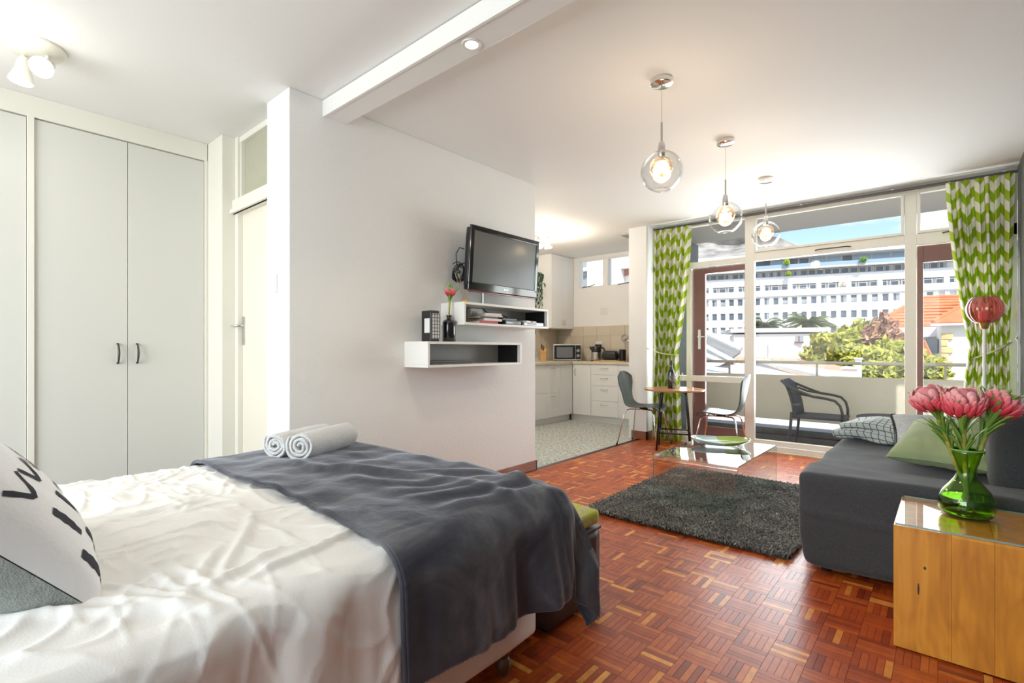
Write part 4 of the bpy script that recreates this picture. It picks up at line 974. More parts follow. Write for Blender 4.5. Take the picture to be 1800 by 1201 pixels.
MB().grid(trf, 64, 16).build('tray_body', tray_mat(), tr, smooth=180, solid=.004, thin_off=1, weld=True)
for sx in (-1, 1):
    MB().cbox((sx*.185, 0, .043), (.016, .07, .010)).build('handle_opening', M['socket'], tr, bevel=.004)

# ================================================================ SOFA
sf = thing('sofa', 'charcoal fabric sofa bed with loose slip cover against the dark right wall', 'sofa', (0, 0, 0))
def wr_(amp, s, seed):
    return lambda p: p+Vector((amp*.6*nz(p.y*s, p.z*s*1.5, seed), amp*.6*nz(p.x*s, p.z*s*1.5, seed+2), amp*(nz(p.x*s, p.y*s, seed+5)+.5*nz(p.x*s*2.5, p.y*s*2.5, seed))))
def arm_disp(p):
    q = wr_(.008, 4, 1)(p)
    if p.y < -.12: q.y += .012*math.exp(-((p.z+.0+.05*sin(p.x*2.2))/.012)**2)*-1+.006*sin(p.z*30+p.x*3)*.4
    q.x += .03*(1 if p.x < 0 else 0)*max(0, (-p.z-.08)/.16)
    return q
MB().softbox((-.06, 2.985, .265), (1.0, .30, .46), .035, 26, arm_disp).build('arm', M['sofa'], sf, smooth=180, weld=True)
def seat_disp(p):
    q = wr_(.012, 3.4, 7)(p)
    if p.z > .05: q.z += .010*math.exp(-((p.y+.30+.06*sin(p.x*4))/.012)**2)-.012*math.exp(-((p.y+.27+.06*sin(p.x*4))/.014)**2)
    return q
MB().softbox((-.085, 3.98, .245), (1.0, 1.72, .42), .045, 34, seat_disp).build('seat', M['sofa'], sf, smooth=180, weld=True)
MB().softbox((.29, 3.62, .62), (.28, 1.02, .40), .08, 20, wr_(.014, 3, 3), Matrix.Translation((0, 0, 0))).build('back_cushion', M['sofa'], sf, smooth=180, weld=True)
MB().softbox((.33, 4.52, .56), (.20, .62, .26), .07, 16, wr_(.014, 3, 8)).build('back_cushion', M['sofa'], sf, smooth=180, weld=True)
for x, y in ((-.45, 2.92), (.35, 2.92), (-.45, 4.7), (.35, 4.7)): MB().lathe([(0, 0), (.022, 0), (.028, .05)], 12, (x, y, 0)).build('foot', M['black'], sf)
# folded check throw
def fold_disp(p):
    e = .5+.5*nz(p.x*3, p.y*3, 4)
    return p+Vector((.02*nz(p.y*6, p.z*20, 1), .02*nz(p.x*6, p.z*20, 3), .022*nz(p.x*5, p.y*5, 2)+.008*sin(p.x*26+3*nz(p.y*4))+(.04*(1-(p.x/.36)**2)*(1-(p.y/.3)**2) if p.z > 0 else 0)))
th_ = thing('check_throw', 'pale grey throw with dark windowpane check folded on the far end of the sofa', 'throw', (-.24, 4.33, .475), rad(-12))
mbx = MB()
for lay, (dx, dy, sx, sy) in enumerate(((0, 0, .66, .50), (.02, .01, .62, .47))):
    q = MB().softbox((dx, dy, .030+lay*.050), (sx, sy, .052), .024, 26, fold_disp); b = len(mbx.v)
    mbx.add(q.v, q.f, [(v[0]+.1*nz(v[0]*3, v[1]*3)+v[2]*.4, v[1]+.05*nz(v[1]*4, v[0]*3)+v[2]*1.0, 0) for v in q.v])
mbx.build('folded_cloth', M['check'], th_, smooth=180, weld=False)
# braid trimmed cushion and green cushion
cg = thing('braid_trimmed_cushion', 'pale grey cushion with black braided edge leaning behind the green cushion', 'cushion')
c1, c2, sd1 = cushion(cg, .42, .42, .13, M['palegrey'], M['palegrey'], 12)
ed = [Vector(sd1(u/20, 0)) for u in range(21)]+[Vector(sd1(1, v/20)) for v in range(1, 21)]+[Vector(sd1(1-u/20, 1)) for u in range(1, 21)]+[Vector(sd1(0, 1-v/20)) for v in range(1, 21)]
for k in range(0, 80, 1):
    pass
mb = MB()
for k in range(80):
    p = ed[k]; q = ed[(k+1) % len(ed)]; m_ = (p+q)/2
    mb.tube([p+Vector((0, 0, .006)), m_+(m_.normalized()*.010), q-Vector((0, 0, .006))], .005, 5)
mb.build('braided_trim', M['black'], cg, smooth=180)
corner_place(cg, (-.22, 3.62, .50), (.92, .1, 0), (.30, .66, .30), -.21, -.21)
gc = thing('green_cushion', 'sage green linen cushion leaning against the sofa back', 'cushion')
cushion(gc, .44, .44, .15, M['green_linen'], M['green_linen'], 21, wr=.009)
corner_place(gc, (-.25, 3.40, .515), (.90, -.25, .0), (.40, .66, .30), -.22, -.22)
# pale throw over the back of the sofa at the right
pw = MB().softbox((.30, 3.36, .845), (.30, .40, .05), .022, 18, lambda p: p+Vector((0, .01*nz(p.x*8, p.z*8), .022*nz(p.x*6, p.y*6, 3)-.10*max(0, -p.x-.05))) ).build('pale_throw', M['palegrey'], smooth=180, weld=True)
tag(pw, 'pale grey knitted throw lying over the top of the sofa back at right', 'throw')

# ================================================================ SIDE TABLE, GREEN VASE, PROTEAS
sx0, sx1, sy0, sy1, sh = -.146, .405, 2.33, 2.80, .452
sdt = thing('cube_side_table', 'honey coloured solid wood cube side table with glass top in the right foreground', 'side table', (0, 0, 0))
rw_ = random.Random(31); xs = [sx0, .016, .125, .27, sx1]
for i in range(len(xs)-1):
    mb = MB(); mb.t = rw_.uniform(.1, .24); mb.box(xs[i]+.0003, xs[i+1]-.0003, sy0, sy0+.02, .006, sh-.012); mb.build('front_board', M['mango'], sdt, bevel=.0002)
ys = [sy0+.02, 2.47, 2.6, 2.7, sy1]
for i in range(len(ys)-1):
    mb = MB(); mb.t = rw_.uniform(.05, .35); mb.box(sx0, sx0+.02, ys[i]+.0003, ys[i+1]-.0003, .006, sh-.012); mb.build('side_board', M['mango'], sdt, bevel=.0002)
mb = MB(); mb.t = .2; mb.box(sx1-.02, sx1, sy0+.02, sy1, .006, sh-.012).build('side_board', M['mango'], sdt)
mb = MB(); mb.t = .15; mb.box(sx0+.02, sx1-.02, sy1-.02, sy1, .006, sh-.012).build('back_board', M['mango'], sdt)
for i in range(len(xs)-1):
    mb = MB(); mb.t = rw_.uniform(.05, .4); mb.box(xs[i]+.0003, xs[i+1]-.0003, sy0, sy1, sh-.012, sh-.001); mb.build('top_board', M['mango'], sdt, bevel=.0008)
gt_ = MB().box(sx0+.006, sx1-.006, sy0+.006, sy1-.006, sh+.0005, sh+.0065).build('glass_top', M['topglass'], sdt)
mb = MB()
for q in ((sx0+.006, sx1-.006, sy0+.0055, sy0+.0065), (sx0+.0055, sx0+.0065, sy0+.006, sy1-.006), (sx0+.006, sx1-.006, sy1-.0065, sy1-.0055)): mb.box(*q, sh+.0005, sh+.0065)
mb.build('polished_edge', M['edgeglass'], gt_)
for (kx, kz, kw_, kh) in ((.072-.146, .235, .003, .022), (.09-.146, .315, .004, .006)):
    MB().lathe([(0, 0), (kw_, 0), (kw_*.8, .0006), (0, .0008)], 10, (0, 0, 0), Matrix.Translation((kx+.0, sy0-.0003, kz)) @ Matrix.Rotation(PI/2, 4, 'X') @ Matrix.Scale(kh/kw_, 4, (0, 1, 0))).build('knot', mat('wood_knot', (.07, .03, .012), .6), sdt)
VX, VY, VZ = .062, 2.625, sh+.007
gv = thing('green_glass_vase', 'green recycled-glass vase with narrow waist standing on the wooden cube table', 'vase', (VX, VY, VZ))
s_caps[0] = False
vp = [(0, .004), (.055, .002), (.074, .006), (.083, .022), (.086, .045), (.081, .07), (.068, .095), (.05, .118), (.036, .14), (.029, .158), (.028, .172), (.031, .19), (.038, .212), (.047, .235), (.053, .252)]
MB().lathe(vp, 48).build('glass_body', M['greenglass'], gv, smooth=180, solid=.004)
s_caps[0] = True
MB().lathe([(.0505, .250), (.0545, .249), (.056, .253), (.0535, .256), (.050, .2545), (.0505, .250)], 40).build('rolled_rim', mat('green_glass_rim', (.20, .42, .08), .1, coat=.5), gv, smooth=180)
MB().lathe([(.0, .0), (.05, -.0), (.071, .003), (.078, .008), (.07, .0085), (0, .007)], 40).build('thick_base', mat('deep_green_glass_base', (.05, .16, .04), .1, coat=.5), gv, smooth=180)
s_caps[0] = False
MB().lathe([(0, .012), (.07, .014), (.080, .03), (.080, .05), (.076, .068), (0, .068)], 40).build('water', M['water'], gv, smooth=60)
s_caps[0] = True
def camdir(u, v, t):
    A = A0; x = (u-900)/884; y = -(v-614)/884
    return Vector((t*(cos(A)*x-sin(A)), t*(sin(A)*x+cos(A)), CAMH+t*y))
Rv = Vector((cos(A0), sin(A0), 0)); Fv = Vector((-sin(A0), cos(A0), 0)); Uv = Vector((0, 0, 1))
grp = None
def pro(label, base, head, axis, R_, seed, **k):
    h = Vector(head); b = Vector(base); c = b+(h-b)*.45-Uv*.0
    protea('protea_flower', label, b, c, h, axis, R_, seed, **k)
# heads placed on the vase, axes lean outwards
VB = Vector((VX, VY, VZ))
pro('pink protea leaning left in the green vase, leftmost of three', VB+Rv*.028+Vector((0, 0, .015)), VB-Rv*.098+Fv*.03+Uv*.405, -Rv*.42+Uv*.9+Fv*.05, .054, 41, stemr=.0065, leaves=60, leaflen=1.5)
pro('largest pink protea upright in the middle of the green vase', VB+Rv*.006+Vector((0, 0, .015)), VB-Rv*.046-Fv*.03+Uv*.385, -Rv*.06+Uv*1-Fv*.12, .063, 42, stemr=.0085, leaves=64, leaflen=1.35)
pro('pink protea leaning right in the green vase, rightmost of three', VB-Rv*.03+Vector((0, 0, .015)), VB+Rv*.082-Fv*.02+Uv*.390, Rv*.55+Uv*.85-Fv*.15, .056, 43, stemr=.008, leaves=70, leaflen=1.6)

# ================================================================ PINK GLOBE FLOOR LANTERN
gl = thing('globe_lantern', 'rose pink ribbed glass globe on a slim white pole in front of the right curtain', 'lantern', (.215, 5.02, 0))
MB().lathe([(0, 0), (.11, 0), (.11, .012), (.02, .02)], 24).build('foot_plate', M['socket'], gl, smooth=40)
MB().tube([(0, 0, .015), (0, 0, 1.27)], .0105, 12).build('pole', M['socket'], gl, smooth=60)
MB().lathe([(.010, 1.245), (.020, 1.25), (.026, 1.275), (.034, 1.295), (.030, 1.31)], 18).build('bronze_cup', mat('brass_cup', (.45, .26, .07), .35, .6), gl, smooth=60)
s_caps[0] = False
def globe_prof():
    return [(.100*sin(a)*1.0, 1.392-.110*cos(a)) for a in [rad(22)+i*rad(122)/18 for i in range(19)]]
gp = globe_prof(); vs = []; n = 72
for r, z in gp:
    for k in range(n): rr2 = r*(1+.035*cos(k*PI/2)); vs.append((rr2*cos(2*PI*k/n), rr2*sin(2*PI*k/n), z))
fs = [(i*n+k, i*n+(k+1) % n, (i+1)*n+(k+1) % n, (i+1)*n+k) for i in range(len(gp)-1) for k in range(n)]
MB().add(vs, fs).build('ribbed_globe', M['rose_glass'], gl, smooth=180, solid=.004)
s_caps[0] = True
MB().lathe([(0, 1.31), (.035, 1.31), (.035, 1.38), (0, 1.385)], 20).build('candle', mat('pale_candle', (.85, .6, .55), .6), gl, smooth=50)
mb = MB()
for k in range(18):
    a = 2*PI*k/18; mb.tube([Vector((r*1.02*cos(a), r*1.02*sin(a), z)) for r, z in gp], .0022, 5)
mb.build('glass_rib', mat('rose_rib', (.55, .13, .13), .25, coat=.4), gl, smooth=180)

# ================================================================ BISTRO TABLE AND CHAIRS
bt = thing('bistro_table', 'small round wooden table top on black steel legs by the left curtain', 'table', (-2.27, 5.37, 0), rad(20))
TH = .665
MB().lathe([(0, TH-.022), (.30, TH-.022), (.318, TH-.018), (.320, TH-.006), (.316, TH), (0, TH)], 56).build('table_top', M['acacia'], bt, smooth=40)
for k in range(4):
    a = PI/4+k*PI/2; c_, s_ = cos(a), sin(a)
    MB().tube([(c_*.10, s_*.10, TH-.03), (c_*.165, s_*.165, TH-.032), (c_*.18, s_*.18, TH-.045), (c_*.185, s_*.185, TH-.07), (c_*.245, s_*.245, .0)], .0095, 10).build('leg', M['darkmetal'], bt, smooth=180)
for k in range(4):
    a = PI/4+k*PI/2; b_ = a+PI/2; r_ = .222
    MB().tube([(cos(a)*r_, sin(a)*r_, .19), (cos(b_)*r_, sin(b_)*r_, .19)], .0085, 8).build('stretcher', M['darkmetal'], bt, smooth=180)
def shell_chair(label, loc, rz):
    t = thing('bistro_chair', label, 'chair', loc, rz, 'moulded plywood chairs at the bistro table')
    # local: seat faces +x
    prof = [(.225, .395), (.21, .422), (.16, .440), (.08, .440), (0, .432), (-.08, .428), (-.14, .438), (-.18, .470), (-.205, .52), (-.222, .58), (-.238, .65), (-.252, .72), (-.268, .79), (-.278, .835)]
    wid = [.13, .165, .19, .205, .205, .19, .165, .145, .132, .14, .17, .192, .185, .11]
    def sp(arr, s):
        x = s*(len(arr)-1); i = min(int(x), len(arr)-2); f = x-i
        g = lambda k: arr[max(0, min(len(arr)-1, k))]
        p0, p1, p2, p3 = g(i-1), g(i), g(i+1), g(i+2)
        return .5*((2*p1)+(-p0+p2)*f+(2*p0-5*p1+4*p2-p3)*f*f+(-p0+3*p1-3*p2+p3)*f**3)
    def fn(u, v):
        x = sp([p[0] for p in prof], v); z = sp([p[1] for p in prof], v); w = sp(wid, v); y = (2*u-1)
        up = max(0, (v-.5)*2)
        dish = .03*(y*y)*(1-up) ; bow = .035*(y*y)*up
        zt = -.022*(y*y)*(max(0, v-.9)*10)+(.014*sin(PI*abs(y))*(max(0, v-.92)*12))
        return Vector((x+bow-.012*y*y*(1 if v < .1 else 0), y*w, z+dish*.5+zt))
    MB().grid(fn, 22, 60).build('seat_shell', M['chairshell'], t, smooth=180, solid=.010, thin_off=0, sub=0)
    MB().lathe([(0, .40), (.055, .40), (.06, .408), (.03, .425), (0, .425)], 20, (.0, 0, 0)).build('under_seat_plate', M['chrome'], t, smooth=40)
    for sx, sy in ((1, 1), (1, -1), (-1, 1), (-1, -1)):
        lg = MB().tube([(.02*sx, .02*sy, .405), (.13*sx, .10*sy, .408), (.155*sx, .135*sy, .398), (.17*sx, .15*sy, .37), (.235*sx, .225*sy, .004)], .0075, 10).build('leg', M['chrome'], t, smooth=180)
        MB().lathe([(0, 0), (.011, 0), (.0105, .02), (0, .02)], 10, (.235*sx, .225*sy, 0)).build('foot_cap', M['rubber'], lg)
    return t
shell_chair('dark green-grey moulded chair on chrome legs in front of the white pillar', (-2.64, 5.40, 0), rad(4))
shell_chair('dark green-grey moulded chair with blue sky sheen on its seat, right of the bistro table', (-1.77, 5.38, 0), rad(186))
wb2 = thing('wine_bottle', 'dark green wine bottle standing on the round bistro table', 'bottle', (-2.31, 5.39, TH))
MB().lathe([(0, 0), (.035, 0), (.037, .005), (.037, .175), (.033, .2), (.018, .225), (.0145, .24), (.0145, .262)], 28).build('glass_body', M['darkbottle'], wb2, smooth=50)
MB().lathe([(.0155, .262), (.0155, .31), (.0, .312)], 20).build('foil_capsule', M['black'], wb2, smooth=50)
MB().lathe([(.0375, .05), (.0375, .14)], 28).build('paper_label', mat('dark_label', (.04, .04, .045), .6), wb2, smooth=180)
def wineglass(label, x, y):
    g = thing('wine_glass', label, 'glass', (x, y, TH), 0, 'wine glasses on the bistro table')
    s_caps[0] = False
    MB().lathe([(0, .002), (.032, .001), (.033, .003), (.006, .007), (.004, .012), (.004, .075)], 24).build('foot', M['clearglass'], g, smooth=50)
    MB().lathe([(.004, .075), (.02, .083), (.034, .105), (.038, .13), (.034, .165), (.030, .178)], 28).build('bowl', M['clearglass'], g, smooth=180)
    s_caps[0] = True
wineglass('clear wine glass beside the dark bottle, nearer the window side', -2.22, 5.41); wineglass('clear wine glass beside the dark bottle, nearer the room side', -2.26, 5.32)

# ================================================================ BALCONY FURNITURE
bc = thing('balcony_armchair', 'charcoal wicker armchair with tubular arms out on the balcony', 'chair', (-1.06, 6.42, -.05), rad(2))
SHt = .42
MB().softbox((.02, 0, SHt-.012), (.50, .48, .03), .012, 10).build('seat', M['wicker'], bc, smooth=180, weld=True)
def bk(u, v):
    y = (2*u-1); z = SHt-.03+.42*v
    return Vector((-.235-.02*v-.10*v*v*.8+.05*y*y-.045*(1-y*y)*0, y*(.235+.01*v), z+(.0 if v < .9 else 0)-.05*abs(y)**2.2*v*v))
MB().grid(bk, 22, 22).build('backrest', M['wicker'], bc, smooth=180, solid=.025)
for sy in (-1, 1):
    y = sy*.25
    MB().tube([(-.335, y*.8, .80), (-.28, y*.98, .755), (-.16, y*1.1, .70), (-.02, y*1.13, .645), (.10, y*1.12, .63), (.18, y*1.1, .61), (.225, y*1.08, .56), (.245, y*1.05, .48), (.245, y*1.02, .40)], .0135, 10).build('arm', M['wicker'], bc, smooth=180)
    MB().tube([(-.24, y, .70), (-.15, y*1.04, .665), (-.05, y*1.06, .65), (.05, y*1.06, .64)], .011, 8).build('arm_brace', M['wicker'], bc, smooth=180)
    MB().tube([(.24, y*.98, .42), (.255, y, 0)], .015, 10).build('leg', M['wicker'], bc, smooth=180)
    MB().tube([(-.225, y*.96, .46), (-.24, y*.98, .25), (-.275, y, 0)], .015, 10).build('leg', M['wicker'], bc, smooth=180)
bt2 = thing('balcony_table', 'low round dark wicker table beside the balcony armchair, mostly behind the sofa', 'table', (-.40, 6.47, -.05))
MB().lathe([(0, .42), (.30, .42), (.32, .43), (.32, .445), (.30, .452), (0, .452)], 48).build('table_top', M['wicker'], bt2, smooth=40)
for k in range(4): a = PI/4+k*PI/2; MB().tube([(.24*cos(a), .24*sin(a), .42), (.27*cos(a), .27*sin(a), 0)], .014, 8).build('leg', M['wicker'], bt2, smooth=180)

# ================================================================ KITCHEN
KX, KY = -4.38, 6.52
def knobpull(p0, p1, off, par):
    a, b, o_ = Vector(p0), Vector(p1), Vector(off)
    MB().tube([a, a+o_*.8+(b-a)*.08, a+o_+(b-a)*.3, a+o_+(b-a)*.7, b+o_*.8-(b-a)*.08, b], .005, 8).build('handle', M['steel'], par, smooth=180)
def unit_left(label, y0, y1, splits, handles=True):
    t = thing('kitchen_base_cabinet', label, 'cabinet', (KX, (y0+y1)/2, 0)); h = (y1-y0)/2
    MB().box(-.55, -.02, -h, h, .10, .875).build('carcass', M['kitchen'], t)
    MB().box(-.10, -.055, -h, h, 0, .10).build('kickboard', M['kitchen'], t)
    for z0, z1 in splits:
        d = MB().box(-.018, 0, -h+.0015, h-.0015, z0+.0015, z1-.0015).build('drawer_front' if handles else 'panel', M['kitchen'], t, bevel=.0015)
        if handles: knobpull((0, -.05, z1-.06), (0, .05, z1-.06), (.022, 0, 0), d)
unit_left('white kitchen base cabinet with two deep drawers nearest the television wall', 5.20, 5.84, ((.10, .46), (.46, .875)))
unit_left('white narrow two-drawer kitchen base cabinet next to the corner filler', 5.84, 6.19, ((.10, .46), (.46, .875)))
unit_left('white kitchen base cabinet behind the partition with two drawers', 4.4, 5.20, ((.10, .46), (.46, .875)))
unit_left('plain white corner filler cabinet of the left kitchen run', 6.19, KY-.002, ((.10, .875),), False)
def unit_back(label, x0, x1, splits, kind):
    t = thing('kitchen_base_cabinet', label, 'cabinet', ((x0+x1)/2, KY, 0)); h = (x1-x0)/2
    MB().box(-h, h, .02, .45, .10, .875).build('carcass', M['kitchen'], t)
    MB().box(-h-(.07 if x0 < -4.3 else 0), h, .055, .10, 0, .10).build('kickboard', M['kitchen'], t)
    for z0, z1 in splits:
        d = MB().box(-h+.0015, h-.0015, 0, .018, z0+.0015, z1-.0015).build({'door': 'door', 'drawer': 'drawer_front', 'panel': 'panel'}[kind], M['kitchen'], t, bevel=.0015)
        if kind == 'drawer': knobpull((-.06, 0, z1-.055), (.06, 0, z1-.055), (0, -.022, 0), d)
        if kind == 'door': knobpull((-h+.05, 0, z1-.08), (-h+.05, 0, z1-.18), (0, -.022, 0), d)
unit_back('white single-door kitchen cabinet in the corner under the microwave', -4.378, -4.05, ((.10, .875),), 'door')
unit_back('white kitchen cabinet of four drawers under the kettle', -4.05, -3.59, ((.10, .33), (.33, .555), (.555, .72), (.72, .875)), 'drawer')
unit_back('plain white kitchen cabinet end against the pillar', -3.59, -2.985, ((.10, .875),), 'panel')
M['worktop'] = mat('cream_speckled_worktop', (.66, .58, .46), .4, var=.1, vscale=50)
wt = thing('worktop', 'cream L-shaped kitchen worktop on the white cabinets', 'worktop', (0, 0, 0))
MB().box(-4.97, KX+.02, 4.4, KY-.02, .875, .912).build('left_run', M['worktop'], wt, bevel=.004)
MB().box(-4.97, -2.985, KY-.02, 6.975, .875, .912).build('back_run', M['worktop'], wt, bevel=.004)
WT = .913
# wall cabinet
wc = thing('wall_cabinet', 'tall white two-door wall cabinet hanging left of the kitchen window', 'cabinet', (-4.66, 6.66, 1.43))
MB().box(-.315, -.02, -.31, .315, 0, 1.165).build('carcass', M['kitchen'], wc)
for y0, y1, hy in ((-.31, .0015, -.03), (.0035, .315, .035)):
    d = MB().box(-.018, 0, y0, y1, .003, 1.163).build('door', M['kitchen'], wc, bevel=.0015)
    knobpull((0, hy, .06), (0, hy, .14), (.02, 0, 0), d)
# splashback tiles
M['tile'] = tone_mat('cream_wall_tile', [(0, (.55, .48, .38)), (.5, (.64, .56, .45)), (1, (.70, .63, .52))], rough=.25)
sb = struct(B(-4.56, -2.98, 6.972, 6.98, .90, 1.47).build('trim_6', mat('tile_grout', (.66, .62, .54), .8)))
rt = random.Random(8)
for i in range(8):
    for j in range(3):
        x0 = -4.97+i*.25; mb = MB(); mb.t = rt.uniform(.2, .8); z1 = min(1.468, .913+(j+1)*.20)
        if i > 7: continue
        mb.box(max(x0, -4.968)+.0015, min(x0+.25, -2.985)-.0015, 6.965, 6.973, .913+j*.20+.0015, z1-.0015).build('tile', M['tile'], sb, bevel=.001)
sb2 = struct(B(-4.98, -4.975, 4.4, 6.96, .90, 1.43).build('trim_7', mat('tile_grout_side', (.66, .62, .54), .8)))
for i in range(6):
    for j in range(3):
        y1 = 6.962-i*.25; mb = MB(); mb.t = rt.uniform(.2, .8); z1 = min(1.43, .913+(j+1)*.20)
        mb.box(-4.976, -4.969, y1-.25+.0015, y1-.0015, .913+j*.20+.0015, z1-.0015).build('tile', M['tile'], sb2, bevel=.001)
# sockets
for nm, lab, x, z in (('power_socket', 'white double socket on the cream tiles behind the kettle', -4.17, 1.17), ('wall_switch', 'white isolator switch on kitchen wall between cabinet and window', -4.10, 1.70)):
    t = tag(B(x-.06, x+.06, 6.955 if z < 1.5 else 6.972, 6.964 if z < 1.5 else 6.98, z-.055, z+.055).build(nm, M['socket'], bevel=.003), lab, 'socket'); 
    B(x-.012, x+.012, 6.951 if z < 1.5 else 6.968, 6.957 if z < 1.5 else 6.974, z-.02, z+.02).build('rocker', M['socket'], t)
for x in (-4.20, -4.14): tag(MB().softbox((x, 6.93, 1.155), (.045, .045, .045), .012, 4).build('plug', M['black'], smooth=180, weld=True), 'black round plug in the socket, '+('left' if x < -4.17 else 'right')+' one of two', 'plug', 'plugs in the kitchen socket')
tag(MB().tube([(-4.21, 6.91, 1.14), (-4.23, 6.89, 1.07), (-4.27, 6.86, .98), (-4.33, 6.84, .935)], .005, 6).build('power_cable', M['socket'], smooth=180), 'pale cable hanging from the kitchen socket down beside the microwave', 'cable')
# microwave
mw = thing('microwave', 'white microwave oven with dark door set diagonally in the worktop corner', 'microwave', (-4.58, 6.66, WT), rad(36))
MB().box(-.215, .215, -.15, .15, .012, .262).build('case', M['white'], mw, bevel=.006)
MB().box(-.205, .125, -.156, -.15, .028, .25).build('door', M['blackgl'], mw, bevel=.002)
MB().box(-.165, .085, -.159, -.156, .055, .22).build('window', mat('microwave_window', (.16, .17, .18), .15, coat=.5), mw)
MB().box(.13, .208, -.155, -.15, .028, .25).build('control_panel', M['black'], mw)
for z in (.085, .165): MB().lathe([(0, 0), (.026, 0), (.023, .018), (0, .018)], 18, (0, 0, 0), Matrix.Translation((.169, -.155, z)) @ Matrix.Rotation(PI/2, 4, 'X')).build('dial', M['steel'], mw, smooth=40)
for x in (-.18, .18):
    for y in (-.12, .12): B(x-.015, x+.015, y-.015, y+.015, 0, .014).build('foot', M['black'], mw)
# kettle
kt = thing('kettle', 'black and steel electric kettle on the worktop right of the microwave', 'kettle', (-4.10, 6.76, WT), rad(20))
MB().lathe([(0, 0), (.085, 0), (.088, .015), (.08, .022)], 28).build('base', M['black'], kt, smooth=40)
MB().lathe([(.078, .022), (.080, .03), (.078, .13), (.077, .14)], 28).build('steel_band', M['steel'], kt, smooth=40)
MB().lathe([(.077, .14), (.074, .20), (.062, .228), (.03, .236), (0, .237)], 28).build('lid', M['black'], kt, smooth=50)
MB().tube([(.06, 0, .215), (.11, 0, .205), (.128, 0, .16), (.12, 0, .09), (.085, 0, .05)], .012, 10).build('handle', M['black'], kt, smooth=180)
MB().tube([(-.06, 0, .18), (-.085, 0, .205), (-.10, 0, .225)], [.025, .02, .012], 10).build('spout', M['black'], kt, smooth=180)
ts = thing('toaster', 'black rounded toaster on a white base beside the kettle', 'toaster', (-3.84, 6.74, WT), rad(8))
MB().softbox((0, 0, .09), (.25, .15, .145), .05, 12).build('body', M['black'], ts, smooth=180, weld=True)
MB().box(-.13, .12, -.078, .078, 0, .02).build('base', M['socket'], ts, bevel=.004)
for y in (-.03, .03): B(-.09, .09, y-.008, y+.008, .158, .1635).build('slot', M['blackgl'], ts)
B(.122, .145, -.015, .015, .10, .115).build('lever', M['black'], ts)
bd_ = tag(B(-4.02, -3.5, 6.52, 6.70, WT, WT+.014).build('cutting_board', M['ash'], bevel=.003), 'light wooden cutting board lying at the front of the worktop by the toaster', 'board')
cn_ = thing('black_canister', 'black lidded canister on the worktop beside the pillar', 'canister', (-3.66, 6.78, WT)); MB().lathe([(0, 0), (.05, 0), (.05, .16), (0, .16)], 24).build('body', M['black'], cn_, smooth=40); MB().lathe([(0, .16), (.052, .16), (.052, .18), (0, .185)], 24).build('lid', M['darkmetal'], cn_, smooth=40)
mh = thing('mug_hook_rack', 'chrome wire utensil hook on the tiles above the black canister', 'rack', (-3.70, 6.955, 1.24)); MB().tube([(-.06, 0, .06), (0, 0, .09), (.06, 0, .06), (.07, -.03, 0), (.02, -.05, -.04), (-.05, -.04, -.02), (-.07, -.02, .03), (-.06, 0, .06)], .006, 8).build('wire', M['chrome'], mh, smooth=180); MB().tube([(-.03, -.02, -.01), (.03, -.03, .02), (.05, -.04, .06)], .012, 8).build('ladle', M['chrome'], mh, smooth=180)
# knife block
kbk = thing('knife_block', 'slanted light wood knife block with knives on the left worktop', 'knife block', (-4.68, 6.16, WT), rad(-50))
mb = MB(); vs = [(-.05, -.045, 0), (.06, -.045, 0), (.06, .045, 0), (-.05, .045, 0), (-.01, -.045, .21), (.085, -.045, .155), (.085, .045, .155), (-.01, .045, .21)]
mb.add(vs, [(0, 3, 2, 1), (4, 5, 6, 7), (0, 1, 5, 4), (1, 2, 6, 5), (2, 3, 7, 6), (3, 0, 4, 7)]).build('block', M['ash'], kbk, bevel=.004)
for k, (a, b_) in enumerate(((.01, -.025), (.01, .02), (.035, -.02), (.035, .02), (.06, 0))): MB().tube([(a, b_, .19-.5*a), (a+.035, b_, .19-.5*a+.075)], .008, 8).build('knife_handle', M['bamboo'] if k % 2 else M['wood'], kbk, smooth=60)
for nm, lab, x, y, h, r_, mm in (('salt_jar', 'clear jar with metal lid at the left end of visible worktop', -4.62, 5.93, .11, .035, 'clearglass'), ('spice_bottle', 'slim glass bottle behind the jar next to the knife block', -4.76, 6.04, .17, .022, 'clearglass')):
    t = thing(nm, lab, 'jar', (x, y, WT)); MB().lathe([(0, 0), (r_, 0), (r_, h), (r_*.7, h+.01)], 20).build('body', M[mm], t, smooth=40); MB().lathe([(0, .004), (r_*.9, .004), (r_*.9, h*.6), (0, h*.6)], 18).build('contents', M['palegrey'], t); MB().lathe([(0, h+.01), (r_*.8, h+.01), (r_*.8, h+.03), (0, h+.03)], 20).build('lid', M['steel'], t, smooth=40)
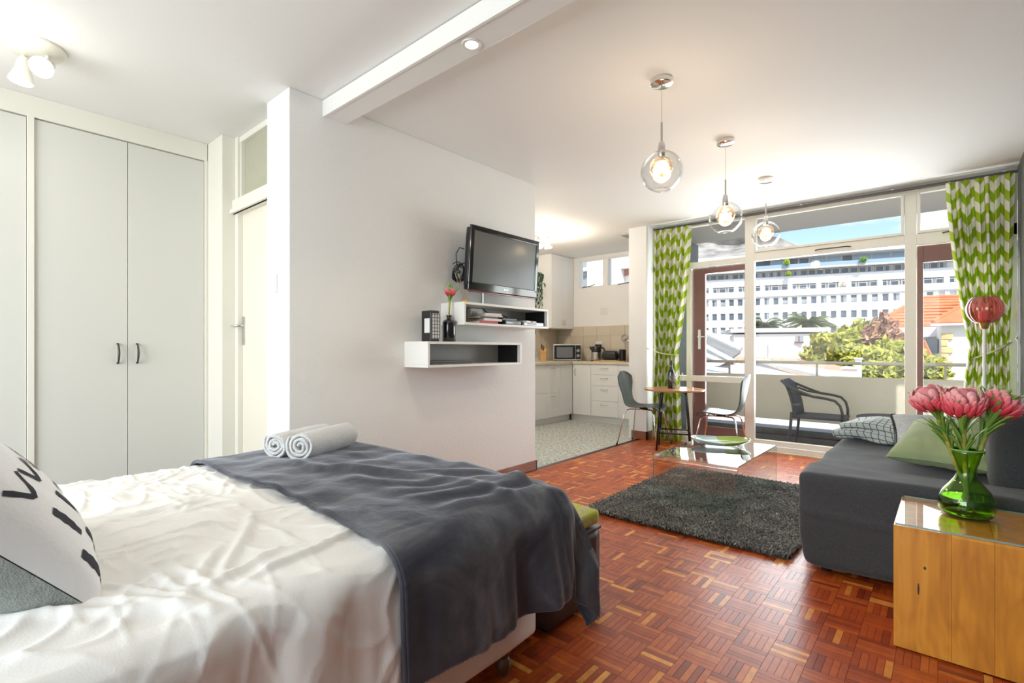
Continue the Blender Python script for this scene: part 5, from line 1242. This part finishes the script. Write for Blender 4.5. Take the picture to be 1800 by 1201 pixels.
# trailing plant
hp = thing('trailing_plant', 'dark green artificial trailing plant hanging on the kitchen side wall', 'plant', (-4.70, 5.92, 2.20))
B(-.28, .05, -.06, .06, -.02, .0).build('bracket', M['steel'], hp)
pot = MB().lathe([(0, -.13), (.05, -.13), (.075, 0), (.07, 0)], 20).build('pot', M['wood'], hp, smooth=40)
rv = random.Random(6); proto = None; lk = 0; vines = MB()
for s_ in range(26):
    ax_, ay_ = rv.uniform(-.11, .11), rv.uniform(-.17, .15); ln = rv.uniform(.25, .85)*(1 if abs(ay_) < .13 else .6)
    P = [Vector((ax_*(.3+.7*min(1, q*3)), ay_*(.3+.7*min(1, q*2.2)), .06+.03*sin(q*3)-ln*q*q*1.05)) for q in [i/9 for i in range(10)]]
    vines.tube(P, .002, 4)
    for q in range(1, 10):
        if lk >= 290: break
        if proto is None or lk % 30 == 0:
            mb = MB(); mb.t = rv.uniform(.1, .9); mb.add([(0, 0, 0), (.022, -.016, -.018), (.03, 0, -.05), (.012, .003, -.075), (.022, .016, -.018)], [(0, 1, 4), (1, 2, 4), (2, 3, 4)]); proto = mb.build('leaf', M['ivy'], hp); o = proto
        else: o = proto.copy(); COL.objects.link(o)
        o.location = P[q]; o.rotation_euler = (rv.uniform(-.5, .5), rv.uniform(-.6, .4), rv.uniform(0, 2*PI)); o.scale = (1.1, 1.3, 1.2); lk += 1
vines.build('vine_stem', M['ivy'], hp)
# ================================================================ OUTDOORS
def at_y(u, v, y):
    x = (u-900)/884; k = sin(A0)*x+cos(A0); t = y/k
    return Vector((t*(cos(A0)*x-sin(A0)), y, CAMH-(v-614)/884*t))
GZ = -11.0
struct(B(-400, 400, 9, 420, GZ-1, GZ).build('ground', M['ground']))
# office block: local frame, x along facade
K_ = 1.6
of = thing('office_block', 'long white multi-storey office block with rows of dark windows across the street', 'building', (-21.428*K_, 80*K_, 0), math.atan2(.262, .965))
def zf(z): return CAMH+K_*(z-1.1)
XL, XR, D = -14*K_, 34*K_, 14
def seg(name, x0, x1, y0, y1, z0, z1, m, par=of): return MB().box(x0, x1, y0, y1, z0, z1).build(name, m, par)
seg('core_wall', XL, XR, .7, D, GZ, zf(12.5), M['fac'])
rowsz = [(7.56, 8.63), (5.44, 6.5), (3.35, 4.40), (1.25, 2.3), (-.85, .2), (-2.95, -1.9)]
# spandrels between the window rows (proud of the glass)
zs = [(8.95, 9.66), (8.63, 8.95)]+[(rowsz[i+1][1], rowsz[i][0]) for i in range(5)]+[(-6.5, rowsz[5][0])]
for z0, z1 in [(8.63, 9.66)]+zs[2:]: seg('spandrel', XL, XR, 0, .7, zf(z0), zf(z1), M['fac'])
seg('cornice', XL, XR, -.35, .0, zf(8.80), zf(8.90), M['facshade'])
bay = 1.19*K_
cnt = 0
xc0 = .4*K_
winmesh = {}
rf_ = random.Random(12)
def window(x0, x1, z0, z1, kind, par=of):
    key = (round(x1-x0, 2), round(z1-z0, 2), kind)
    w, h = x1-x0, z1-z0
    if key not in winmesh:
        mb = MB(); mb.box(0, w, .30, .34, 0, h); mb.m = 1
        f = .10; mb.box(0, f, .22, .30, 0, h).box(w-f, w, .22, .30, 0, h).box(f, w-f, .22, .30, h-f, h).box(f, w-f, .22, .30, 0, f)
        if kind == 1: mb.m = 2; mb.box(f, w-f, .24, .30, h*.15, h*.62)
        if kind == 2: mb.m = 2; mb.box(w*.5, w-f, .24, .30, f, h-f)
        if kind == 3: mb.m = 1; mb.box(f, w-f, .22, .30, h*.68, h*.76)
        o = mb.build('window', [M['facwin'], M['facshade'], M['facwin2']], par); winmesh[key] = o
    else: o = winmesh[key].copy(); COL.objects.link(o)
    o.location = (x0, 0, z0); return o
for ri, (z0, z1) in enumerate(rowsz[:4]):
    for k in range(-7, 18):
        xc = xc0+k*bay; w = .72*K_
        if ri < 4: window(xc-w/2, xc+w/2, zf(z0), zf(z1), rf_.choice((0, 1, 2, 0)))
for z0, z1 in rowsz:
    mb = MB()
    for k in range(-11, 28):
        xc = xc0+(k+.5)*bay; w = (1.19-.72)*K_; mb.box(xc-w/2, xc+w/2, 0, .7, zf(z0), zf(z1))
    mb.build('pier_row', M['fac'], of)
# ribbon floor
z0, z1 = zf(9.66), zf(10.5)
seg('spandrel', XL, XR, 0, .7, zf(10.5), zf(11.62), M['fac'])
p3 = 3.55*K_; g0 = 1.3*K_
for k in range(-4, 9):
    a = g0+k*p3; ww = 3.0*K_
    seg('pier', a+ww, a+p3, 0, .7, z0, z1, M['fac'])
    xs_ = [0, .20, .30, .62, .72, 1.0]
    for i in range(5):
        if k < -3 or k > 6: continue
        window(a+ww*xs_[i]+.04, a+ww*xs_[i+1]-.04, z0, z1, 3 if i % 2 == 0 else 0)
# strip window floor, terrace slab, glass penthouse
mb = MB()
k = 0; x = XL
while x < XR:
    w = rf_.choice((1.4, 1.6)); 
    if -12*K_ < x < 22*K_: window(x+.06, x+w, zf(11.64), zf(12.42), rf_.choice((0, 0, 2)))
    x += w+.08
seg('terrace_slab', XL, XR, -1.4, D, zf(12.5), zf(12.72), M['facshade'])
seg('glass_balustrade', XL, XR, -1.35, -1.3, zf(12.72), zf(13.25), M['bluegl'])
seg('penthouse_core', XL, XR, 1.6, D, zf(12.72), zf(14.4), M['facshade'])
x = XL
while x < XR:
    w = rf_.choice((2.6, 3.2, 1.9)); 
    if -12*K_ < x < 22*K_: seg('penthouse_glazing', x+.1, x+w, 1.5, 1.6, zf(12.8), zf(14.2), rf_.choice((M['bluegl'], M['facwin'], M['bluegl'])))
    x += w+.25
seg('roof_slab', XL, XR, -1.6, D, zf(14.35), zf(14.95), M['fac'])
# terrace plants (bright lime) on the office block
def leafball(name, label, cat, c, rx, rz, n, size, m, seed, group=None, rz0=None, stem=True, parts=True):
    rr = random.Random(seed); t = thing(name, label, cat, c, 0, group); mb = MB(); vs = []; fs = []; tn = []
    for i in range(n):
        d = Vector((rr.gauss(0, 1), rr.gauss(0, 1), rr.gauss(0, 1))).normalized(); s = rr.uniform(.35, 1)**.5*(.85+.4*nz(d.x*2.5+seed, d.y*2.5, d.z*2.5))
        p = Vector((d.x*rx*s, d.y*rx*s, d.z*rz*s)); a = Vector((rr.gauss(0, 1), rr.gauss(0, 1), rr.gauss(0, 1))).normalized(); b_ = a.orthogonal().normalized(); q = size*rr.uniform(.6, 1.3); k = len(vs)
        vs += [p-a*q, p+b_*q*.45, p+a*q, p-b_*q*.45]; fs.append((k, k+1, k+2, k+3)); tv_ = min(1, max(0, rr.gauss(.5, .25))); tn += [tv_]*4
    mb.add(vs, fs); mb.tone = tn; o = mb.build('foliage', m, t); o['kind'] = 'stuff'
    if stem: MB().tube([(0, 0, -rz*1.1), (0, 0, 0), (rx*.2, 0, rz*.4)], [rx*.07, rx*.05, rx*.02], 6).build('trunk', M['bark'], t)
    return t
fdir = Vector((.965, .262, 0))
def on_fac(u, v, out):
    x = (u-900)/884; rx_, ry_ = cos(A0)*x-sin(A0), sin(A0)*x+cos(A0); O = Vector((-21.428*K_, 80*K_, 0)); n = Vector((-.262, .965, 0))
    t = (O.dot(n)-out)/(rx_*n.x+ry_*n.y); return Vector((t*rx_, t*ry_, CAMH-(v-614)/884*t))
M['limeleaf'] = tone_mat('lime_terrace_leaf', [(0, (.18, .30, .02)), (1, (.50, .62, .06))], rough=.6)
leafball('terrace_shrub', 'bright lime shrub on the roof terrace of the office block', 'shrub', on_fac(1383, 461, 1.9), .75, .8, 500, .16, M['limeleaf'], 5)
leafball('ledge_shrub', 'bright lime shrub on the ledge below the roof terrace', 'shrub', on_fac(1386, 481, 1.2), .65, .6, 400, .15, M['limeleaf'], 6)
leafball('terrace_palm_shrub', 'pale green shrub at the right part of the roof terrace balustrade', 'shrub', on_fac(1518, 456, 1.9), .9, .6, 400, .16, M['leaf'], 7)

# mountain
def mount():
    prof = [(900, 425), (1000, 417), (1080, 420), (1150, 424), (1200, 428), (1240, 421), (1290, 418), (1340, 413), (1372, 419), (1392, 428), (1412, 437), (1440, 452), (1500, 500), (1560, 540), (1650, 575), (1800, 600)]
    Y = 1500; n = 160; m_ = 26
    us = [p[0] for p in prof]
    def top(u):
        for i in range(len(prof)-1):
            if prof[i][0] <= u <= prof[i+1][0]: f = (u-prof[i][0])/(prof[i+1][0]-prof[i][0]); return prof[i][1]+(prof[i+1][1]-prof[i][1])*f
        return 600
    def fn(a, b):
        u = 900+900*a; P = at_y(u, top(u), Y); h = P.z-GZ; s = b
        r = 18*noise.fractal(Vector((P.x*.006, s*4, 3)), 1, 2, 5)
        return Vector((P.x, Y-500*(1-s)**1.2+40*nz(P.x*.01, s*5)+r, GZ+h*(s**.75)+(r*.3 if s < 1 else r*.25)))
    o = struct(MB().grid(fn, n, m_).build('hills', M['mount'], smooth=180)); return o
mount()

# whitewashed low house behind the palms
def poly_box(name, p0, p1, ztop, zbot, depth, m, par):
    # wall from p0 to p1 (xy), extruded away from the viewer
    a, b = Vector((p0[0], p0[1], 0)), Vector((p1[0], p1[1], 0)); d = (b-a).normalized(); n = Vector((-d.y, d.x, 0))
    vs = [a, b, b+n*depth, a+n*depth]; V = [(v.x, v.y, z) for z in (zbot, ztop) for v in vs]
    return MB().add(V, [(0, 3, 2, 1), (4, 5, 6, 7), (0, 1, 5, 4), (1, 2, 6, 5), (2, 3, 7, 6), (3, 0, 4, 7)]).build(name, m, par)
yh = 34
wh = thing('white_house', 'low whitewashed house with flat roof and two small dark windows below the palms', 'building', (0, 0, 0))
pL, pR = at_y(1290, 588, yh), at_y(1468, 588, yh+2)
poly_box('wall', (pL.x, pL.y), (pR.x, pR.y), pL.z, GZ, 4, M['whitehouse'], wh)
rL, rR = at_y(1284, 581, yh-.3), at_y(1458, 580, yh+1.7)
poly_box('roof_slab', (rL.x, rL.y), (rR.x, rR.y), rL.z+.12, rL.z-.15, 4.8, M['facshade'], wh)
for (u0, u1, v0, v1) in ((1398, 1413, 591, 601), (1438, 1446, 590, 601)):
    a, b = at_y(u0, v0, yh+1.25), at_y(u1, v1, yh+1.4)
    w_ = MB().box(a.x, b.x, a.y-.06, a.y+.25, b.z, a.z).build('window', M['facwin2'], wh)
    MB().box(a.x-.04, b.x+.04, a.y-.12, a.y-.05, b.z-.08, b.z).build('window_sill', M['brown'], w_)
    MB().box((a.x+b.x)/2-.03, (a.x+b.x)/2+.03, a.y-.09, a.y-.05, b.z, a.z).build('window_bar', M['brown'], w_)
a = at_y(1357, 592, yh+.5); MB().tube([(a.x, a.y-.15, a.z), (a.x, a.y-.15, a.z-1.4)], .06, 8).build('drain_pipe', M['facshade'], wh)
# palms
def palm(label, u, v, y, rad_, seed, n=34):
    c = at_y(u, v, y); rr = random.Random(seed); t = thing('palm_tree', label, 'tree', (c.x, c.y, GZ))
    H = c.z-GZ
    MB().tube([(0, 0, 0), (.1, 0, H*.5), (0, 0, H-.1), (0, 0, H+.25)], [.55, .38, .42, .3], 10).build('trunk', M['bark'], t, smooth=60)
    protos = []
    for k in range(5):
        L_ = rad_*rr.uniform(.9, 1.15); mb = MB(); N_ = 10; P = []
        up = (.9, .7, .45, .2, .0)[k]
        for i in range(N_+1):
            s = i/N_; P.append(Vector((L_*s*(1-.12*up), 0, L_*(up*s-(.55+.35*up)*s*s)+.0)))
        mb.tube(P, [.045*(1-.8*i/N_) for i in range(N_+1)], 4)
        vs = []; fs = []; tn = []
        for i in range(1, N_*4):
            s = i/(N_*4); j = min(int(s*N_), N_-1); f = s*N_-j; p = P[j].lerp(P[j+1], f); ll = L_*.26*sin(PI*min(1, .12+s*.9))
            for sg in (-1, 1):
                b = len(vs); vs += [tuple(p+Vector((-.03, 0, 0))), tuple(p+Vector((.03, 0, 0))), tuple(p+Vector((ll*.75, sg*ll*.75, -ll*.35)))]; fs.append((b, b+1, b+2)); tn += [.2+.3*(k > 2), .3, .5+(.35 if k > 2 else 0)]
        tb = len(mb.v); mb.t = .4; mb.add(vs, fs); mb.tone[tb:] = tn
        o = mb.build('frond', M['frond'], t); o.location = (0, 0, H); o.rotation_euler = (0, 0, rr.uniform(0, 6)); protos.append(o)
    for i in range(n-5):
        o = protos[i % 5].copy(); COL.objects.link(o); o.rotation_euler = (rr.uniform(-.15, .15), rr.uniform(-.2, .2), i*2.399+rr.uniform(-.2, .2)); s = rr.uniform(.85, 1.1); o.scale = (s, s, s)
palm('wide palm tree with arching dark fronds right of the other palm', 1420, 568, 46, 2.4, 3, 44)
palm('palm tree with golden-green lower fronds left of the wider palm', 1343, 574, 43, 2.0, 9, 50)

# red-roofed villa on the right
yv = 30
vl = thing('red_roofed_villa', 'cream villa with orange clay tile hipped roof seen through the right door', 'building', (0, 0, 0))
eL, eR = at_y(1531, 577, yv), at_y(1800, 571, yv+1.5)
r1, r2 = at_y(1620, 527, yv+5), at_y(1790, 522, yv+6.5)
bL, bR = Vector((eL.x-1, eL.y+10, eL.z)), Vector((eR.x, eR.y+10, eR.z))
MB().add([eL, eR, r2, r1, bL], [(0, 1, 2, 3), (0, 3, 4)]).build('roof_field', M['clay'], vl, solid=.12)
nt = 9
for i in range(nt):
    f = (i+.5)/nt; a = eL.lerp(r1, f); b = eR.lerp(r2, f)
    MB().tube([a+Vector((0, -.02, .06)), b+Vector((0, -.02, .06))], .06, 5).build('tile_course', M['clay'], vl)
MB().tube([eL+Vector((0, 0, .1)), r1+Vector((0, 0, .12))], .12, 6).build('hip_ridge', M['clay'], vl)
MB().tube([r1+Vector((0, 0, .1)), r2+Vector((0, 0, .1))], .12, 6).build('ridge', M['clay'], vl)
g1, g2, g3 = at_y(1640, 568.5, yv-1.2), at_y(1716, 525, yv+2.6), at_y(1800, 566, yv-.7)
MB().add([g1, g3, g2, at_y(1730, 548, yv+3)], [(0, 1, 2), (1, 3, 2)]).build('front_hip_roof', M['clay'], vl, solid=.1)
MB().tube([g1+Vector((0, 0, .06)), g2+Vector((0, 0, .06))], .09, 6).build('hip_ridge', M['clay'], vl)
poly_box('fascia', (eL.x, eL.y-.1), (eR.x, eR.y-.1), eL.z+.0, eL.z-.45, .3, M['whitehouse'], vl)
wL = at_y(1558, 590, yv+.7); wR = at_y(1800, 590, yv+1.5)
poly_box('wall', (wL.x, wL.y), (wR.x, wR.y), eL.z-.3, GZ, 6, M['whitehouse'], vl)
a = at_y(1655, 585, yv-.9); b = at_y(1800, 585, yv-.6)
poly_box('front_wing_wall', (a.x, a.y), (b.x, b.y), at_y(1655, 572, yv-.9).z, GZ, 1.6, M['whitehouse'], vl)
poly_box('front_gutter', (at_y(1636, 569, yv-1.3).x, yv-1.3), (g3.x, yv-.9), at_y(1636, 569, yv-1.3).z, at_y(1636, 573, yv-1.3).z, .4, M['facshade'], vl)
zq = at_y(1655, 586, yv-.9).z; dq = .30
for i in range(20):
    w_ = .22 if i % 2 else .38
    MB().box(a.x-.02, a.x+w_, a.y-.06, a.y+.1, zq-(i+1)*dq+.03, zq-i*dq).build('quoin', M['yellowstone'], vl, bevel=.02)
q0, q1 = at_y(1623, 596, yv-.2), at_y(1648, 622, yv-.2)
aw = MB().box(q0.x, q1.x, q0.y, q0.y+.8, q1.z, q0.z).build('dark_gable_opening', M['facwin'], vl)
s0, s1 = at_y(1619, 594, yv-.6), at_y(1652, 632, yv-.6)
MB().add([at_y(1619, 597, yv-1), at_y(1625, 597, yv-1), at_y(1640, 628, yv-1.2), at_y(1650, 628, yv-1.2), at_y(1650, 634, yv-1.2), at_y(1619, 634, yv-1)], [(0, 1, 2, 3, 4, 5)]).build('lean_to_roof', M['clay'], vl, solid=.1)
# shrubs and trees between the houses
def tree(label, u, v, y, rx, rz, n, m, seed, size=.16, nm='garden_tree'): c = at_y(u, v, y); return leafball(nm, label, 'tree', c, rx, rz, n, size, m, seed)
tree('yellow-green bushy tree in front of the white house right end', 1478, 622, 24, 1.25, 1.1, 5200, M['foliage'], 31)
tree('tallest yellow-green bushy tree in the middle of the garden trees', 1508, 618, 25, 1.15, 1.35, 5200, M['foliage'], 32)
tree('russet leafed tree in front of the red-roofed villa', 1552, 606, 24, .75, 1.15, 2800, M['foliage_r'], 33)
tree('yellow-green bushy tree lowest beside the window post', 1572, 640, 22, 1.0, .9, 4200, M['foliage'], 34)
tree('yellow-green bush low behind the balcony rail between two others', 1530, 648, 21, 1.0, .75, 3600, M['foliage'], 35)
tree('sparse pale shrub at the left edge of the garden trees', 1445, 626, 26, .9, .6, 900, M['foliage'], 36)
tree('russet sparse bush next to the russet tree', 1582, 612, 25, .55, .7, 1100, M['foliage_r'], 37)
tree('small golden bush seen low through the right balcony door', 1635, 650, 20, .55, .5, 700, M['foliage'], 38, .1)

# tin roofs below
def roofquad(name, pts, m, th_=.12): return MB().add([Vector(p) for p in pts], [tuple(range(len(pts)))]).build(name, m, None, solid=th_)
rt1 = thing('orange_tin_roof', 'faded orange low-pitched roof with pale blue flashing just beyond the balcony rail', 'roof', (0, 0, 0))
A_, B_, C_, D_ = at_y(1300, 628, 26), at_y(1500, 655, 17), at_y(1530, 700, 12), at_y(1230, 664, 19)
MB().add([A_, at_y(1440, 634, 26), B_, C_, D_], [(0, 1, 2, 3, 4)]).build('roof_sheet', M['tino'], rt1, solid=.1)
for i in range(9):
    f = i/9; a = A_.lerp(at_y(1440, 634, 26), f); b = D_.lerp(C_, f); MB().tube([a+Vector((0, 0, .04)), b+Vector((0, 0, .04))], .03, 4).build('sheet_seam', M['tino'], rt1)
MB().add([at_y(1322, 638, 20)+Vector((0, 0, .1)), at_y(1340, 637, 20)+Vector((0, 0, .1)), at_y(1500, 668, 12.5)+Vector((0, 0, .1)), at_y(1450, 672, 12.5)+Vector((0, 0, .1))], [(0, 1, 2, 3)]).build('pale_flashing', M['tinw'], rt1, solid=.05)
rt2 = thing('white_tin_roof', 'bright white lower roof spread directly below the balcony parapet', 'roof', (0, 0, 0))
MB().add([at_y(1150, 655, 16), at_y(1335, 640, 20), at_y(1480, 690, 11), at_y(1700, 780, 8.5), at_y(1100, 800, 8.5)], [(0, 1, 2, 3, 4)]).build('roof_sheet', M['tinw'], rt2, solid=.1)
rt3 = thing('grey_corrugated_roof', 'grey pitched tin roof with white ridge capping seen through the brown door', 'roof', (0, 0, 0))
ra_, rb_, rc_, rd_ = at_y(1225, 583, 24), at_y(1302, 620, 24), at_y(1285, 632, 18), at_y(1160, 628, 18)
MB().add([ra_, rb_, rc_, rd_], [(0, 1, 2, 3)]).build('roof_sheet', M['ting'], rt3, solid=.1)
MB().tube([ra_+Vector((0, 0, .1)), rb_+Vector((0, 0, .1))], .20, 6).build('ridge_capping', M['tinw'], rt3)
for i in range(1, 7):
    f = i/7; a = ra_.lerp(rb_, f); b = rd_.lerp(rc_, f); MB().tube([a+Vector((0, 0, .05)), b+Vector((0, 0, .05))], .035, 4).build('rib', M['ting'], rt3)
for v_ in ((1238, 607, 1300, 640), (1238, 622, 1270, 636)): MB().tube([at_y(v_[0], v_[1], 17), at_y(v_[2], v_[3], 17)], .07, 5).build('roof_edge', M['tinw'], rt3)
gw = thing('white_chimney_post', 'small white chimney stub on the roofs below the garden bushes', 'chimney', at_y(1494, 664, 14)); B(-.13, .13, -.13, .13, -1, .20).build('stack', M['whitehouse'], gw); B(-.16, .16, -.16, .16, .20, .26).build('cap', M['facshade'], gw)
gw2 = thing('white_chimney_post', 'taller thin white post on the roofs right of the stub', 'chimney', at_y(1509, 664, 14)); B(-.06, .06, -.06, .06, -1, .42).build('stack', M['whitehouse'], gw2); B(-.08, .08, -.08, .08, .42, .46).build('cap', M['facshade'], gw2)

# building outside the kitchen window
kh = thing('apartment_building', 'white apartment block with red brick panels outside the kitchen window', 'building', (0, 0, 0))
yk = 26
def kbox(nm, u0, u1, v0, v1, y, m, d=1.0, par=kh):
    a, b = at_y(u0, v0, y), at_y(u1, v1, y); return MB().box(a.x, b.x, y, y+d, b.z, a.z).build(nm, m, par)
a, b = at_y(1000, 400, yk), at_y(1108, 640, yk); MB().box(a.x, b.x, yk, yk+6, GZ, a.z).build('wall', M['whitehouse'], kh)
a, b = at_y(1032, 430, yk-2.2), at_y(1064, 640, yk-2.2); MB().box(a.x, b.x, yk-2.2, yk, GZ, a.z).build('front_bay_wall', M['whitehouse'], kh)
for u0, u1, v0, v1 in ((1018, 1031, 477, 486), (1018, 1031, 490, 503), (1019, 1030, 462, 468)): 
    w_ = kbox('window', u0, u1, v0, v1, yk-.12, M['facwin2'], .15)
kbox('window', 1069, 1074, 491, 499, yk-.12, M['facwin2'], .15); kbox('window', 1069, 1073, 455, 462, yk-.12, M['facwin'], .15); kbox('window', 1086, 1092, 457, 466, yk-.12, M['facwin'], .15)
kbox('brick_panel', 1068, 1074, 463, 481, yk-.1, M['brick'], .12); kbox('brick_panel', 1086, 1112, 471, 483, yk-.1, M['brick'], .12)
kbox('balcony_slab', 1086, 1112, 466, 470, yk-.5, M['whitehouse'], .5); kbox('ledge', 1016, 1032, 472, 476, yk-.4, M['whitehouse'], .4); kbox('ledge', 1066, 1084, 483, 488, yk-.4, M['whitehouse'], .4)
